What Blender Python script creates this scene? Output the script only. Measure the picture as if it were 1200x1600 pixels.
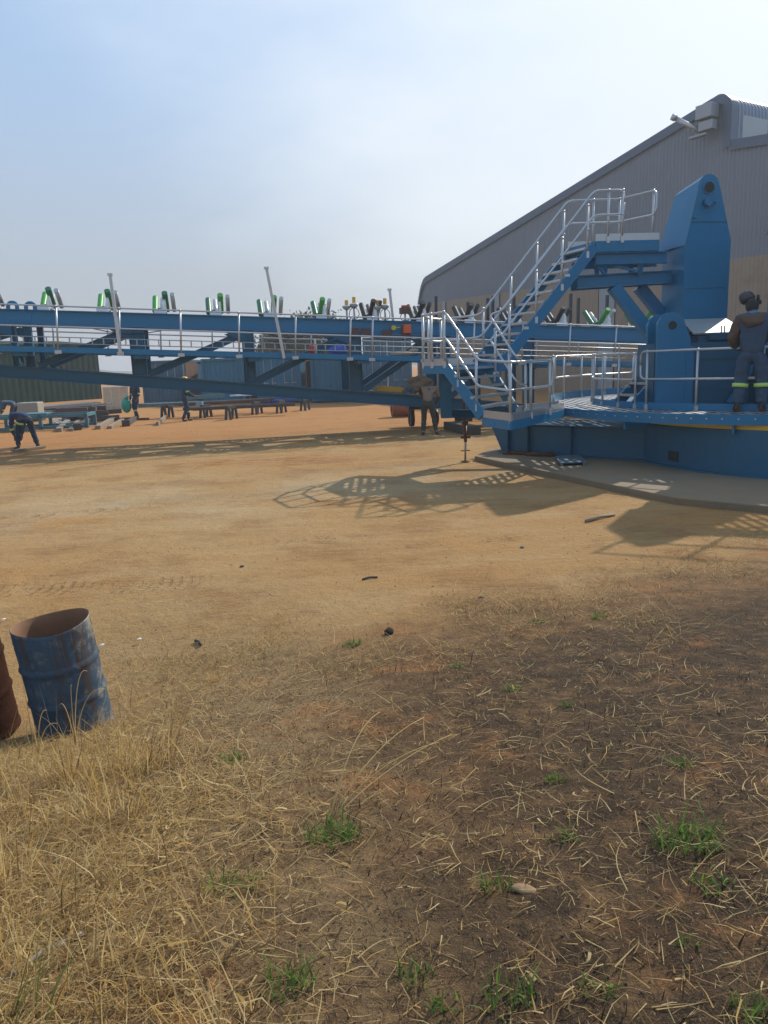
import bpy, bmesh, math, random
import numpy as np
from mathutils import Vector, Matrix
R = math.radians
for o in list(bpy.data.objects):
    bpy.data.objects.remove(o)
SC = bpy.context.scene
COL = SC.collection
random.seed(7)
RNG = np.random.default_rng(11)

# ------------------------------------------------------------------ camera, sky, sun, exposure
EYE = Vector((0, 0, 2.1)); PITCH = R(11.03); ROLL = R(-2.0); FPX = 1200.0
cam_d = bpy.data.cameras.new('camera'); cam = bpy.data.objects.new('camera', cam_d); COL.objects.link(cam)
cam_d.sensor_fit = 'AUTO'; cam_d.sensor_width = 36; cam_d.lens = 27.0
cam_d.clip_start = 0.05; cam_d.clip_end = 5000
cam.matrix_world = Matrix.Translation(EYE) @ Matrix.Rotation(math.pi/2-PITCH, 4, 'X') @ Matrix.Rotation(ROLL, 4, 'Z')
SC.camera = cam
SUN_AZ, SUN_EL = R(42), R(37)
w = bpy.data.worlds.new('World'); SC.world = w; w.use_nodes = True
nt = w.node_tree; nt.nodes.clear()
def wn(t): return nt.nodes.new(t)
out = wn('ShaderNodeOutputWorld'); bg = wn('ShaderNodeBackground'); sky = wn('ShaderNodeTexSky')
sky.sky_type = 'NISHITA'; sky.sun_disc = False; sky.sun_elevation = SUN_EL; sky.sun_rotation = SUN_AZ
sky.air_density = 1.0; sky.dust_density = 3.0; sky.ozone_density = 1.6; sky.altitude = 900
tc = wn('ShaderNodeTexCoord'); mp = wn('ShaderNodeMapping'); mp.inputs['Scale'].default_value = (1.0, 1.0, 2.6)
mp.inputs['Rotation'].default_value = (0.2, 0.35, 0.5)
nz = wn('ShaderNodeTexNoise'); nz.inputs['Scale'].default_value = 1.7; nz.inputs['Detail'].default_value = 5; nz.inputs['Roughness'].default_value = .55
sep = wn('ShaderNodeSeparateXYZ')
vt = wn('ShaderNodeVectorMath'); vt.operation = 'DOT_PRODUCT'
sd = Vector((math.sin(R(34))*math.cos(R(30)), math.cos(R(34))*math.cos(R(30)), math.sin(R(30))))
vt.inputs[1].default_value = sd
ad = wn('ShaderNodeMath'); ad.operation = 'ADD'
rmp = wn('ShaderNodeMapRange'); rmp.interpolation_type = 'SMOOTHSTEP'
rmp.inputs['From Min'].default_value = .90; rmp.inputs['From Max'].default_value = 1.29
rmp.inputs['To Min'].default_value = 0.0; rmp.inputs['To Max'].default_value = .72
mixc = wn('ShaderNodeMixRGB'); mixc.inputs['Color2'].default_value = (7.3, 7.7, 8.0, 1)
thin = wn('ShaderNodeMixRGB'); thin.inputs['Fac'].default_value = .5; thin.inputs['Color2'].default_value = (4.2, 6.0, 8.3, 1)
low = wn('ShaderNodeMixRGB'); low.inputs['Color2'].default_value = (3.35, 3.5, 3.7, 1)
sepz = wn('ShaderNodeSeparateXYZ'); lowr = wn('ShaderNodeMapRange'); lowr.interpolation_type = 'SMOOTHSTEP'
for k_, v_ in (('From Min', -.02), ('From Max', .42), ('To Min', .95), ('To Max', 0)): lowr.inputs[k_].default_value = v_
L = nt.links.new
L(tc.outputs['Generated'], mp.inputs['Vector']); L(mp.outputs['Vector'], nz.inputs['Vector'])
L(tc.outputs['Generated'], vt.inputs[0]); nm_ = wn('ShaderNodeMath'); nm_.operation = 'MULTIPLY'; nm_.inputs[1].default_value = .55; L(nz.outputs['Fac'], nm_.inputs[0]); L(vt.outputs['Value'], ad.inputs[0]); L(nm_.outputs[0], ad.inputs[1])
L(ad.outputs[0], rmp.inputs['Value']); L(rmp.outputs[0], mixc.inputs['Fac']); L(sky.outputs[0], thin.inputs['Color1']); L(tc.outputs['Generated'], sepz.inputs[0]); L(sepz.outputs[2], lowr.inputs['Value']); L(lowr.outputs[0], low.inputs['Fac']); L(thin.outputs[0], low.inputs['Color1']); L(low.outputs[0], mixc.inputs['Color1'])
L(mixc.outputs[0], bg.inputs['Color']); bg.inputs['Strength'].default_value = 0.108; L(bg.outputs[0], out.inputs[0])
sl = bpy.data.lights.new('sun', 'SUN'); sl.energy = 3.4; sl.angle = R(.6); sl.color = (1, .93, .82)
so = bpy.data.objects.new('sun', sl); COL.objects.link(so)
sdir = Vector((math.sin(SUN_AZ)*math.cos(SUN_EL), math.cos(SUN_AZ)*math.cos(SUN_EL), math.sin(SUN_EL)))
so.rotation_euler = (-sdir).to_track_quat('-Z', 'Y').to_euler(); so.location = (0, 0, 40)
SC.view_settings.view_transform = 'Standard'; SC.view_settings.look = 'None'
SC.view_settings.exposure = 0.33; SC.view_settings.gamma = 1
SC.render.engine = 'CYCLES'
cy = SC.cycles; cy.use_denoising = True; cy.max_bounces = 6; cy.diffuse_bounces = 3; cy.glossy_bounces = 3
cy.transparent_max_bounces = 10; cy.volume_bounces = 0; cy.sample_clamp_indirect = 6

# ------------------------------------------------------------------ helpers
CM = cam.matrix_world.to_3x3()
def ray(px, py): return CM @ Vector(((px-600)/FPX, (800-py)/FPX, -1))
def on_z(px, py, z):
    d = ray(px, py); return EYE + d*((z-EYE.z)/d.z)
def on_y(px, py, Y):
    d = ray(px, py); return EYE + d*(Y/d.y)
def on_plane(px, py, P, n):
    d = ray(px, py); return EYE + d*((Vector(P)-EYE).dot(n)/d.dot(n))

MATS = {}
def nodes_of(name):
    m = bpy.data.materials.new(name); m.use_nodes = True
    return m, m.node_tree, m.node_tree.nodes['Principled BSDF']
def mat(name, col, rough=.5, metal=0.0, var=.15, scale=3.0, bump=.0, bscale=40, dirt=None, dscale=1.2, dlo=.55, dhi=.75, spec=.5):
    """principled material whose colour wanders with two noises; dirt is a second colour in patches"""
    if name in MATS: return MATS[name]
    m, t, b = nodes_of(name); N = t.nodes.new; K = t.links.new
    tcx = N('ShaderNodeTexCoord')
    n1 = N('ShaderNodeTexNoise'); n1.inputs['Scale'].default_value = scale; n1.inputs['Detail'].default_value = 6; n1.inputs['Roughness'].default_value = .65
    K(tcx.outputs['Object'], n1.inputs['Vector'])
    r = N('ShaderNodeMixRGB'); r.inputs['Color1'].default_value = (*[c*(1-var) for c in col], 1); r.inputs['Color2'].default_value = (*[min(1, c*(1+var)) for c in col], 1)
    K(n1.outputs['Fac'], r.inputs['Fac']); src = r.outputs[0]
    if dirt:
        n2 = N('ShaderNodeTexNoise'); n2.inputs['Scale'].default_value = dscale; n2.inputs['Detail'].default_value = 8; n2.inputs['Roughness'].default_value = .7
        K(tcx.outputs['Object'], n2.inputs['Vector'])
        q = N('ShaderNodeMapRange'); q.inputs['From Min'].default_value = dlo; q.inputs['From Max'].default_value = dhi; K(n2.outputs['Fac'], q.inputs['Value'])
        x = N('ShaderNodeMixRGB'); x.inputs['Color2'].default_value = (*dirt, 1); K(q.outputs[0], x.inputs['Fac']); K(src, x.inputs['Color1']); src = x.outputs[0]
    K(src, b.inputs['Base Color'])
    rr = N('ShaderNodeMapRange'); rr.inputs['To Min'].default_value = max(.05, rough-.1); rr.inputs['To Max'].default_value = min(1, rough+.12); K(n1.outputs['Fac'], rr.inputs['Value']); K(rr.outputs[0], b.inputs['Roughness'])
    b.inputs['Metallic'].default_value = metal; b.inputs['Specular IOR Level'].default_value = spec
    if bump:
        n3 = N('ShaderNodeTexNoise'); n3.inputs['Scale'].default_value = bscale; n3.inputs['Detail'].default_value = 4; K(tcx.outputs['Object'], n3.inputs['Vector'])
        bp = N('ShaderNodeBump'); bp.inputs['Strength'].default_value = bump; bp.inputs['Distance'].default_value = .01; K(n3.outputs['Fac'], bp.inputs['Height']); K(bp.outputs[0], b.inputs['Normal'])
    MATS[name] = m; return m

DUSTC = (.30, .22, .14)
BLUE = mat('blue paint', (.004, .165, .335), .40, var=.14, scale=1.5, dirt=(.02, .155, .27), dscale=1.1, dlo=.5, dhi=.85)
BLUE_D = mat('darker blue paint', (.004, .098, .182), .5, var=.2, scale=2, dirt=(.022, .085, .135), dscale=.9, dlo=.48, dhi=.8)  # darker tone of the blue for base, truss and body parts
GALV = mat('galvanised steel', (.52, .53, .54), .38, .75, var=.14, scale=14)
GALVD = mat('weathered galvanised steel', (.36, .37, .38), .5, .6, var=.2, scale=9)
WHITEP = mat('white plate', (.78, .79, .80), .35, .0, var=.06)
YELLOW = mat('yellow paint', (.72, .40, .02), .42, var=.1, dirt=(.35, .2, .05), dlo=.55, dhi=.85)
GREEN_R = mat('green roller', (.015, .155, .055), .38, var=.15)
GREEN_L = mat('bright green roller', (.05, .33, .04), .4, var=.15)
BLACK = mat('black rubber', (.018, .018, .02), .6, var=.3)
DARKST = mat('dark steel', (.05, .055, .065), .5, .4, var=.3)
RUST = mat('rusty steel', (.12, .05, .025), .85, .1, var=.45, scale=8, bump=.4, dirt=(.05, .025, .018), dscale=4)
BROWNST = mat('brown primer steel', (.10, .06, .048), .7, var=.3, dirt=(.16, .10, .07), dscale=5)
WOOD = mat('weathered timber', (.26, .20, .14), .85, var=.35, scale=6, bump=.4)
WOODD = mat('dark timber', (.075, .06, .048), .9, var=.35, scale=6, bump=.4)
CREAM = mat('cream board', (.52, .46, .34), .8, var=.14, dirt=(.30, .24, .16), dscale=3)
TEAL = mat('teal primer steel', (.06, .17, .20), .6, var=.2, dirt=(.16, .18, .17), dscale=3)
CONC = mat('concrete', (.215, .162, .10), .9, var=.25, scale=2.5, bump=.4, bscale=25, dirt=(.26, .16, .078), dscale=.7, dlo=.45, dhi=.7)
SKIN = mat('brown skin', (.085, .042, .026), .55, var=.1)
NAVY = mat('navy cotton', (.014, .030, .068), .9, var=.35, scale=8, bump=.5, bscale=22)
DENIM = mat('faded blue cotton', (.040, .078, .130), .9, var=.35, scale=9, bump=.6, bscale=18, dirt=(.085, .092, .098), dscale=5)
LEATHER = mat('brown leather', (.105, .062, .040), .75, var=.3, scale=9, bump=.5, bscale=20, dirt=(.05, .04, .035), dscale=4)
KHAKI = mat('khaki shirt', (.22, .15, .105), .9, var=.18, bump=.4)
OLIVE = mat('olive trousers', (.048, .046, .036), .9, var=.25, bump=.4)
LIME = mat('lime reflective tape', (.50, .72, .14), .45, var=.1)
GREYHAT = mat('charcoal wool', (.028, .028, .030), .95, var=.3, scale=20)
RED = mat('red plastic', (.50, .04, .03), .45, var=.1)
ORANGE = mat('orange plastic', (.70, .13, .03), .45, var=.12)
BLUEPL = mat('blue plastic', (.03, .10, .50), .5, var=.2)
GREENPL = mat('green plastic sack', (.02, .33, .22), .55, var=.25, scale=7)
TAN = mat('hessian', (.28, .20, .12), .95, var=.3, scale=10, bump=.5)

class MB:
    """collects shapes, links them as ONE mesh object"""
    def __init__(s): s.v = []; s.f = []; s.sm = []
    def add(s, vs, fs, smooth=False):
        k = len(s.v); s.v += [tuple(p) for p in vs]; s.f += [tuple(i+k for i in f) for f in fs]; s.sm += [smooth]*len(fs); return s
    def box(s, c, size, rz=0, ax=None):
        c = Vector(c); X = ax or [Vector((math.cos(rz), math.sin(rz), 0)), Vector((-math.sin(rz), math.cos(rz), 0)), Vector((0, 0, 1))]
        h = [d/2 for d in size]; vs = []
        for i in (-1, 1):
            for j in (-1, 1):
                for k in (-1, 1): vs.append(c + X[0]*h[0]*i + X[1]*h[1]*j + X[2]*h[2]*k)
        return s.add(vs, [(0, 1, 3, 2), (4, 6, 7, 5), (0, 4, 5, 1), (2, 3, 7, 6), (0, 2, 6, 4), (1, 5, 7, 3)])
    def frame(s, p, q, up=(0, 0, 1)):
        p = Vector(p); q = Vector(q); d = (q-p).normalized(); u = Vector(up)
        if abs(d.dot(u)) > .97: u = Vector((0, 1, 0)) if abs(d.y) < .9 else Vector((1, 0, 0))
        a = d.cross(u).normalized(); b = a.cross(d).normalized(); return p, q, d, a, b
    def beam(s, p, q, wd, ht, up=(0, 0, 1)):
        p, q, d, a, b = s.frame(p, q, up); L_ = (q-p).length
        return s.box((p+q)/2, (L_, wd, ht), ax=[d, a, b])
    def ibeam(s, p, q, wd, ht, tw=.012, tf=.018, up=(0, 0, 1)):
        p, q, d, a, b = s.frame(p, q, up); L_ = (q-p).length; m = (p+q)/2
        s.box(m, (L_, tw, ht-2*tf), ax=[d, a, b])
        for k in (-1, 1): s.box(m+b*k*(ht/2-tf/2), (L_, wd, tf), ax=[d, a, b])
        return s
    def tube(s, path, r, n=8, cap=True, rs=None):
        P = [Vector(p) for p in path]; rings = []; pa = None
        for i, p in enumerate(P):
            d = (P[min(i+1, len(P)-1)]-P[max(i-1, 0)]).normalized()
            if pa is None:
                u = Vector((0, 0, 1)) if abs(d.z) < .9 else Vector((1, 0, 0)); a = d.cross(u).normalized()
            else:
                a = (pa - d*pa.dot(d)).normalized()
            pa = a; b = d.cross(a); rr = rs[i] if rs else r
            rings.append([p + (a*math.cos(2*math.pi*k/n)+b*math.sin(2*math.pi*k/n))*rr for k in range(n)])
        vs = [v for g in rings for v in g]; fs = []
        for i in range(len(P)-1):
            for k in range(n): fs.append((i*n+k, i*n+(k+1) % n, (i+1)*n+(k+1) % n, (i+1)*n+k))
        s.add(vs, fs, True)
        if cap: s.add(rings[0][::-1], [tuple(range(n))]); s.add(rings[-1], [tuple(range(n))])
        return s
    def prism(s, poly, z0, z1):
        n = len(poly); vs = [(x, y, z0) for x, y in poly]+[(x, y, z1) for x, y in poly]
        return s.add(vs, [tuple(range(n))[::-1], tuple(range(n, 2*n))]+[(i, (i+1) % n, n+(i+1) % n, n+i) for i in range(n)])
    def plate(s, pts, thick, nrm):
        n = len(pts); nv = Vector(nrm).normalized()*thick/2
        vs = [Vector(p)-nv for p in pts]+[Vector(p)+nv for p in pts]
        return s.add(vs, [tuple(range(n))[::-1], tuple(range(n, 2*n))]+[(i, (i+1) % n, n+(i+1) % n, n+i) for i in range(n)])
    def ball(s, c, r, n=10, m=7, sc=(1, 1, 1)):
        vs = []; fs = []; c = Vector(c)
        for i in range(m+1):
            t = math.pi*i/m
            for k in range(n):
                f = 2*math.pi*k/n; vs.append(c+Vector((r*sc[0]*math.sin(t)*math.cos(f), r*sc[1]*math.sin(t)*math.sin(f), r*sc[2]*math.cos(t))))
        for i in range(m):
            for k in range(n): fs.append((i*n+k, (i+1)*n+k, (i+1)*n+(k+1) % n, i*n+(k+1) % n))
        return s.add(vs, fs, True)
    def build(s, name, m, parent=None, off=None, bevel=0):
        me = bpy.data.meshes.new(name); v = s.v
        if off is not None: v = [(p[0]-off[0], p[1]-off[1], p[2]-off[2]) for p in v]
        me.from_pydata(v, [], s.f); me.polygons.foreach_set('use_smooth', s.sm); me.validate(); me.update()
        bm = bmesh.new(); bm.from_mesh(me); bmesh.ops.remove_doubles(bm, verts=bm.verts, dist=1e-5) if len(s.v) < 4000 else None
        bmesh.ops.recalc_face_normals(bm, faces=bm.faces); bm.to_mesh(me); bm.free()
        for x in (m if isinstance(m, list) else [m]): me.materials.append(x)
        o = bpy.data.objects.new(name, me); COL.objects.link(o)
        if bevel:
            bv = o.modifiers.new('bevel', 'BEVEL'); bv.width = bevel; bv.segments = 2; bv.limit_method = 'ANGLE'
        if parent: o.parent = parent
        return o
def tag(o, label, cat, group=None, kind=None):
    if label: o['label'] = label
    if cat: o['category'] = cat
    if group: o['group'] = group
    if kind: o['kind'] = kind
    return o
def thing(name, loc, label, cat, rz=0, group=None):
    o = bpy.data.objects.new(name, None); COL.objects.link(o); o.empty_display_size = .2
    o.location = loc; o.rotation_euler = (0, 0, rz); return tag(o, label, cat, group)
def copy_tree(o, parent=None):
    c = o.copy(); COL.objects.link(c)
    if parent: c.parent = parent
    for ch in list(o.children): copy_tree(ch, c)
    return c
def lerp(a, b, t): return Vector(a)*(1-t)+Vector(b)*t

# ------------------------------------------------------------------ ground
def sst(x): x = np.clip(x, 0, 1); return x*x*(3-2*x)
_ph = np.random.default_rng(3).uniform(0, 6.28, (40, 2)); _an = np.random.default_rng(4).uniform(0, 6.28, 40)
def wob(x, y, f0, n=8, k0=0):
    s = 0
    for i in range(n):
        a = _an[k0+i]; f = f0*(1+.37*i); s = s+np.sin((x*np.cos(a)+y*np.sin(a))*f+_ph[k0+i, 0])*np.sin((-x*np.sin(a)+y*np.cos(a))*f*.8+_ph[k0+i, 1])/(1+.5*i)
    return s/n*2
def edge(x): return 6.35+.42*np.clip(x, -4, 6)
def gz(x, y):
    x = np.asarray(x, float); y = np.asarray(y, float)
    d = edge(x)-y
    z = .52*sst(d/6.0)*(1-.0*x)
    z = z-.36*np.exp(-(((x+2.5)/1.5)**2+((y-5.3)/1.3)**2))
    near = sst((14-np.hypot(x, y))/10)
    z = z+near*(.020*wob(x, y, 1.4)+.010*wob(x, y, 5.0, 8, 10))+.02*wob(x, y, .25, 6, 20)*sst((40-np.hypot(x, y-10))/20)
    fg = sst(d/1.5)
    z = z+fg*near*(.016*wob(x, y, 9, 8, 20)+.008*wob(x, y, 23, 8, 30))
    return z
def axis(lo, hi, fine0, fine1, step, grow=1.09):
    a = list(np.arange(fine0, fine1+1e-6, step)); s = step; p = fine1
    while p < hi: s *= grow; p += s; a.append(min(p, hi))
    s = step; p = fine0; b = []
    while p > lo: s *= grow; p -= s; b.append(max(p, lo))
    return np.array(b[::-1]+a)
gx = axis(-620, 620, -4.2, 5.2, .035); gy = axis(-30, 620, 1.0, 8.6, .035)
GX, GY = np.meshgrid(gx, gy); GZ = gz(GX, GY)
nv = GX.size; nx_, ny_ = len(gx), len(gy)
me = bpy.data.meshes.new('ground'); me.vertices.add(nv)
me.vertices.foreach_set('co', np.stack([GX, GY, GZ], -1).astype(np.float32).ravel())
ii = np.arange(nv).reshape(ny_, nx_); q = np.stack([ii[:-1, :-1], ii[:-1, 1:], ii[1:, 1:], ii[1:, :-1]], -1).reshape(-1, 4)
me.loops.add(q.size); me.loops.foreach_set('vertex_index', q.ravel().astype(np.int32)); me.polygons.add(len(q))
me.polygons.foreach_set('loop_start', np.arange(0, q.size, 4, dtype=np.int32)); me.polygons.foreach_set('loop_total', np.full(len(q), 4, np.int32))
me.polygons.foreach_set('use_smooth', np.ones(len(q), bool)); me.update(); me.validate()
gm, t, b = nodes_of('sandy yard soil'); N = t.nodes.new; K = t.links.new
geo = N('ShaderNodeNewGeometry'); POS = geo.outputs['Position']
def noise(sc, det=6, ro=.6, vec=None, dist=0):
    n = N('ShaderNodeTexNoise'); n.inputs['Scale'].default_value = sc; n.inputs['Detail'].default_value = det; n.inputs['Roughness'].default_value = ro; n.inputs['Distortion'].default_value = dist
    K(vec or POS, n.inputs['Vector']); return n.outputs['Fac']
def math_(op, a, b_=None, c=None):
    n = N('ShaderNodeMath'); n.operation = op
    for i, x in enumerate((a, b_, c)):
        if x is None: continue
        if isinstance(x, (int, float)): n.inputs[i].default_value = x
        else: K(x, n.inputs[i])
    return n.outputs[0]
def rng(v, a, b_, lo=0, hi=1):
    n = N('ShaderNodeMapRange'); n.interpolation_type = 'SMOOTHSTEP'; K(v, n.inputs['Value'])
    for k, x in (('From Min', a), ('From Max', b_), ('To Min', lo), ('To Max', hi)): n.inputs[k].default_value = x
    return n.outputs[0]
def mixc_(f, a, b_, mode='MIX'):
    n = N('ShaderNodeMixRGB'); n.blend_type = mode
    if isinstance(f, (int, float)): n.inputs['Fac'].default_value = f
    else: K(f, n.inputs['Fac'])
    for i, x in ((1, a), (2, b_)):
        if isinstance(x, tuple): n.inputs[i].default_value = (*x, 1)
        else: K(x, n.inputs[i])
    return n.outputs[0]
def mapv(scale, rot=0, loc=(0, 0, 0)):
    n = N('ShaderNodeMapping'); n.inputs['Scale'].default_value = scale; n.inputs['Rotation'].default_value = (0, 0, rot); n.inputs['Location'].default_value = loc; K(POS, n.inputs['Vector']); return n.outputs[0]
sp = N('ShaderNodeSeparateXYZ'); K(POS, sp.inputs[0]); PX, PY = sp.outputs[0], sp.outputs[1]
big = noise(.11, 4, .55); mid = noise(.8, 7, .65); fine = noise(14, 6, .7); grit = noise(70, 3, .7)
streak = noise(1.2, 6, .65, mapv((.35, 2.2, 1), R(-12)))
sand = mixc_(rng(big, .35, .68), (.50, .325, .155), (.45, .245, .092))
sand = mixc_(rng(streak, .40, .70, 0, .5), sand, (.56, .41, .235))
sand = mixc_(rng(mid, .45, .72, 0, .75), sand, (.36, .185, .07))
sand = mixc_(rng(noise(2.2, 8, .75, mapv((.6, 1.6, 1), R(25))), .55, .72, 0, .6), sand, (.30, .165, .07))
sand = mixc_(rng(noise(22, 4, .6, mapv((.35, 1.5, 1), R(10))), .64, .70, 0, .55), sand, (.19, .11, .055))
sand = mixc_(rng(noise(.33, 6, .6), .52, .66, 0, .6), sand, (.52, .285, .105))
far = rng(math_('SUBTRACT', PY, math_('MULTIPLY', PX, .25)), 22, 27); sand = mixc_(math_('MULTIPLY', far, .8), sand, (.52, .245, .09))
# pale compacted patch in the middle of the yard and a red spill
pale = math_('MULTIPLY', rng(math_('ABSOLUTE', math_('SUBTRACT', PY, math_('ADD', 13.2, math_('MULTIPLY', PX, .33)))), 3.2, .2), rng(noise(.5, 5), .38, .62))
sand = mixc_(math_('MULTIPLY', pale, .55), sand, (.58, .48, .33))
spx = math_('POWER', math_('MULTIPLY', math_('ADD', PX, 2.6), .42), 2.0); spy = math_('POWER', math_('MULTIPLY', math_('SUBTRACT', PY, 17.3), .95), 2.0)
spill = math_('MULTIPLY', rng(math_('ADD', spx, spy), 1.2, .1), rng(noise(3.5, 7, .75, mapv((.5, 2, 1))), .47, .6)); sand = mixc_(math_('MULTIPLY', spill, .75), sand, (.33, .085, .03))
# tyre tracks: tread marks along three shallow curves
def track(y0, slope, curve, half, x0, x1, pitch):
    cen = math_('ADD', math_('ADD', y0, math_('MULTIPLY', PX, slope)), math_('MULTIPLY', math_('POWER', math_('ADD', PX, 3.0), 2.0), curve))
    off = math_('SUBTRACT', PY, cen); band = rng(math_('ABSOLUTE', off), half, half*.72)
    lim = math_('MULTIPLY', rng(PX, x0, x0+.8), rng(PX, x1, x1-1.6))
    lug = math_('SINE', math_('ADD', math_('MULTIPLY', PX, 6.283/pitch), math_('MULTIPLY', math_('ABSOLUTE', off), 14.0)))
    rib = math_('SINE', math_('MULTIPLY', off, 48.0))
    tr = math_('MULTIPLY', math_('MAXIMUM', rng(lug, .1, .7), math_('MULTIPLY', rng(rib, .5, .9), .7)), math_('MULTIPLY', band, lim))
    return math_('MULTIPLY', tr, math_('MULTIPLY', rng(noise(1.7, 5, .7), .40, .60), rng(noise(11, 4, .7), .36, .58)))
trk = track(7.55, .03, -.012, .26, -8, -1.0, .10)
trk = math_('MAXIMUM', trk, math_('MULTIPLY', track(9.3, .10, -.01, .2, -2.6, .6, .17), .6))
trk = math_('MAXIMUM', trk, track(13.1, .33, .0, .28, -11, -2.6, .22))
trk = math_('MAXIMUM', trk, math_('MULTIPLY', track(8.6, .16, .0, .14, -1.0, 2.6, .12), .8))
sand = mixc_(math_('MULTIPLY', trk, .5), sand, (.22, .14, .075))
for rt, ys, sc_ in ((-8, 5.0, .5), (14, 4.0, .4), (33, 6.0, .3)):
    scr = math_('MULTIPLY', rng(math_('ABSOLUTE', math_('SUBTRACT', noise(1.0, 3, .55, mapv((sc_, ys, 1), R(rt))), .5)), .014, .004), rng(noise(.8, 4, .6), .48, .62))
    sand = mixc_(math_('MULTIPLY', scr, .38), sand, (.20, .12, .06))
# faint wheel-polished grey bands
def lane(y0, slope, half): return rng(math_('ABSOLUTE', math_('SUBTRACT', PY, math_('ADD', y0, math_('MULTIPLY', PX, slope)))), half, half*.2)
ln = math_('MULTIPLY', math_('MAXIMUM', lane(13.6, .33, .5), lane(15.6, .34, .45)), rng(noise(.9, 5, .6), .3, .7))
sand = mixc_(math_('MULTIPLY', ln, .4), sand, (.36, .29, .21))
# foreground bank: brown soil, straw coloured thatch on the left, scorched on the right
dist = math_('SUBTRACT', math_('ADD', 6.35, math_('MULTIPLY', PX, .42)), PY)
fgm = rng(math_('ADD', dist, math_('MULTIPLY', math_('SUBTRACT', noise(.9, 6, .65), .5), 3.2)), -.5, 1.1)
soil = mixc_(rng(noise(5, 7, .7), .35, .7), (.135, .074, .032), (.27, .155, .07))
soil = mixc_(rng(noise(1.6, 5), .54, .66, 0, .85), soil, (.34, .145, .05))
burn = math_('MULTIPLY', rng(math_('ADD', math_('MULTIPLY', math_('SUBTRACT', noise(.75, 7, .68), .5), 4.0), math_('ADD', PX, math_('MULTIPLY', dist, .12))), -.5, 1.3), rng(dist, .9, 2.0))
burn = math_('MULTIPLY', burn, rng(noise(6, 6, .75), .28, .56))
soil = mixc_(math_('MULTIPLY', burn, .92), soil, (.040, .027, .017))
thatch = math_('MULTIPLY', rng(math_('ADD', PX, math_('MULTIPLY', math_('SUBTRACT', noise(1.3, 5), .5), 2.0)), .3, -.9), rng(noise(9, 5, .7), .3, .6))
soil = mixc_(math_('MULTIPLY', thatch, .7), soil, (.33, .235, .115))
sand = mixc_(1.0, sand, (.90, .86, .76), 'MULTIPLY')
colr = mixc_(fgm, sand, soil)
colr = mixc_(rng(fine, .38, .72, 0, .5), colr, mixc_(.5, colr, (.16, .10, .055)))
colr = mixc_(rng(grit, .55, .75, 0, .25), colr, (.12, .08, .05))
g2_ = noise(170, 2, .6)
colr = mixc_(rng(g2_, .54, .64, 0, .45), colr, mixc_(.6, colr, (.05, .032, .02)))
colr = mixc_(rng(g2_, .44, .34, 0, .30), colr, mixc_(.5, colr, (.55, .40, .24)))
K(colr, b.inputs['Base Color']); b.inputs['Roughness'].default_value = .95; b.inputs['Specular IOR Level'].default_value = .15
bp1 = N('ShaderNodeBump'); bp1.inputs['Strength'].default_value = 1.0; bp1.inputs['Distance'].default_value = .05; K(math_('ADD', noise(4.5, 8, .72), math_('MULTIPLY', trk, -.35)), bp1.inputs['Height'])
bp2 = N('ShaderNodeBump'); bp2.inputs['Strength'].default_value = .9; bp2.inputs['Distance'].default_value = .016; K(noise(38, 5, .75), bp2.inputs['Height']); K(bp1.outputs[0], bp2.inputs['Normal'])
K(bp2.outputs[0], b.inputs['Normal'])
me.materials.append(gm); ground = bpy.data.objects.new('ground', me); COL.objects.link(ground); tag(ground, 'sandy orange yard ground with a scorched grassy bank', None, kind='structure')

# hills on the horizon
hm = mat('hill scrub', (.10, .10, .06), 1, var=.35, scale=.05)
xs = np.linspace(-600, 600, 161); rows = [(430, 0), (455, 1.0), (480, .85), (560, .2)]
hv = []; hf = []
for Y, k in rows:
    for x in xs: hv.append((x, Y+20*math.sin(x*.01), -.6 if k == 0 else k*(6+3.2*math.sin(x*.021+1)+2.2*math.sin(x*.057)+1.0*math.sin(x*.16))))
for r in range(3):
    for i in range(160): hf.append((r*161+i, r*161+i+1, (r+1)*161+i+1, (r+1)*161+i))
h = MB().add(hv, hf, True).build('hills', hm); tag(h, 'low hazy scrub covered hills on the horizon', None, kind='structure')

# ------------------------------------------------------------------ warehouse
WE = Vector((3.23, 60.2, 0)); wu = Vector((13.3, -22.2, 0)).normalized(); wi = Vector((-wu.y, wu.x, 0)); wn_ = -wi
wh = thing('warehouse', WE, 'large steel warehouse with a grey corrugated gable above a tan lower wall', 'warehouse')
HALF = 25.75; SPAN = 52.0; BZ = 6.28
def roof_z(u):
    if u > HALF+.2: return 11.5-.11*(u-26)
    z = 8.02+.2255*(u-.6)
    if u > 25.35: z = 12.95+math.sqrt(max(0, .65**2-(u-25.35)**2))
    if u < 1.1: z -= 1.6*(1-max(0, u)/1.1)**2.2
    return z
def whp(u, d, z): return wu*u + wi*d + Vector((0, 0, z))
GREYW = mat('grey cladding sheet', (.215, .235, .26), .5, .15, var=.13, scale=.5)
TANW = mat('tan cladding sheet', (.36, .265, .185), .55, .05, var=.07, scale=.4, dirt=(.26, .19, .13), dscale=.5)
TRIMW = mat('blue grey flashing', (.10, .13, .18), .4, .2, var=.08)
PANELW = mat('translucent roof sheet', (.36, .38, .38), .4, var=.05)
def ribs(u0, u1, zlo, zhi, d=0):
    mb = MB(); us = []; p = .21; k = math.floor(u0/p)
    while k*p < u1:
        for a, o in ((0, 0), (.40, 0), (.52, -.026), (.88, -.026)):
            u = (k+a)*p
            if u0-1e-6 <= u <= u1+1e-6: us.append((u, o))
        k += 1
    vs = []
    for u, o in us:
        vs.append(whp(u, d+o, zlo(u))); vs.append(whp(u, d+o, zhi(u)))
    return mb.add(vs, [(2*i, 2*i+2, 2*i+3, 2*i+1) for i in range(len(us)-1)])
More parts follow.
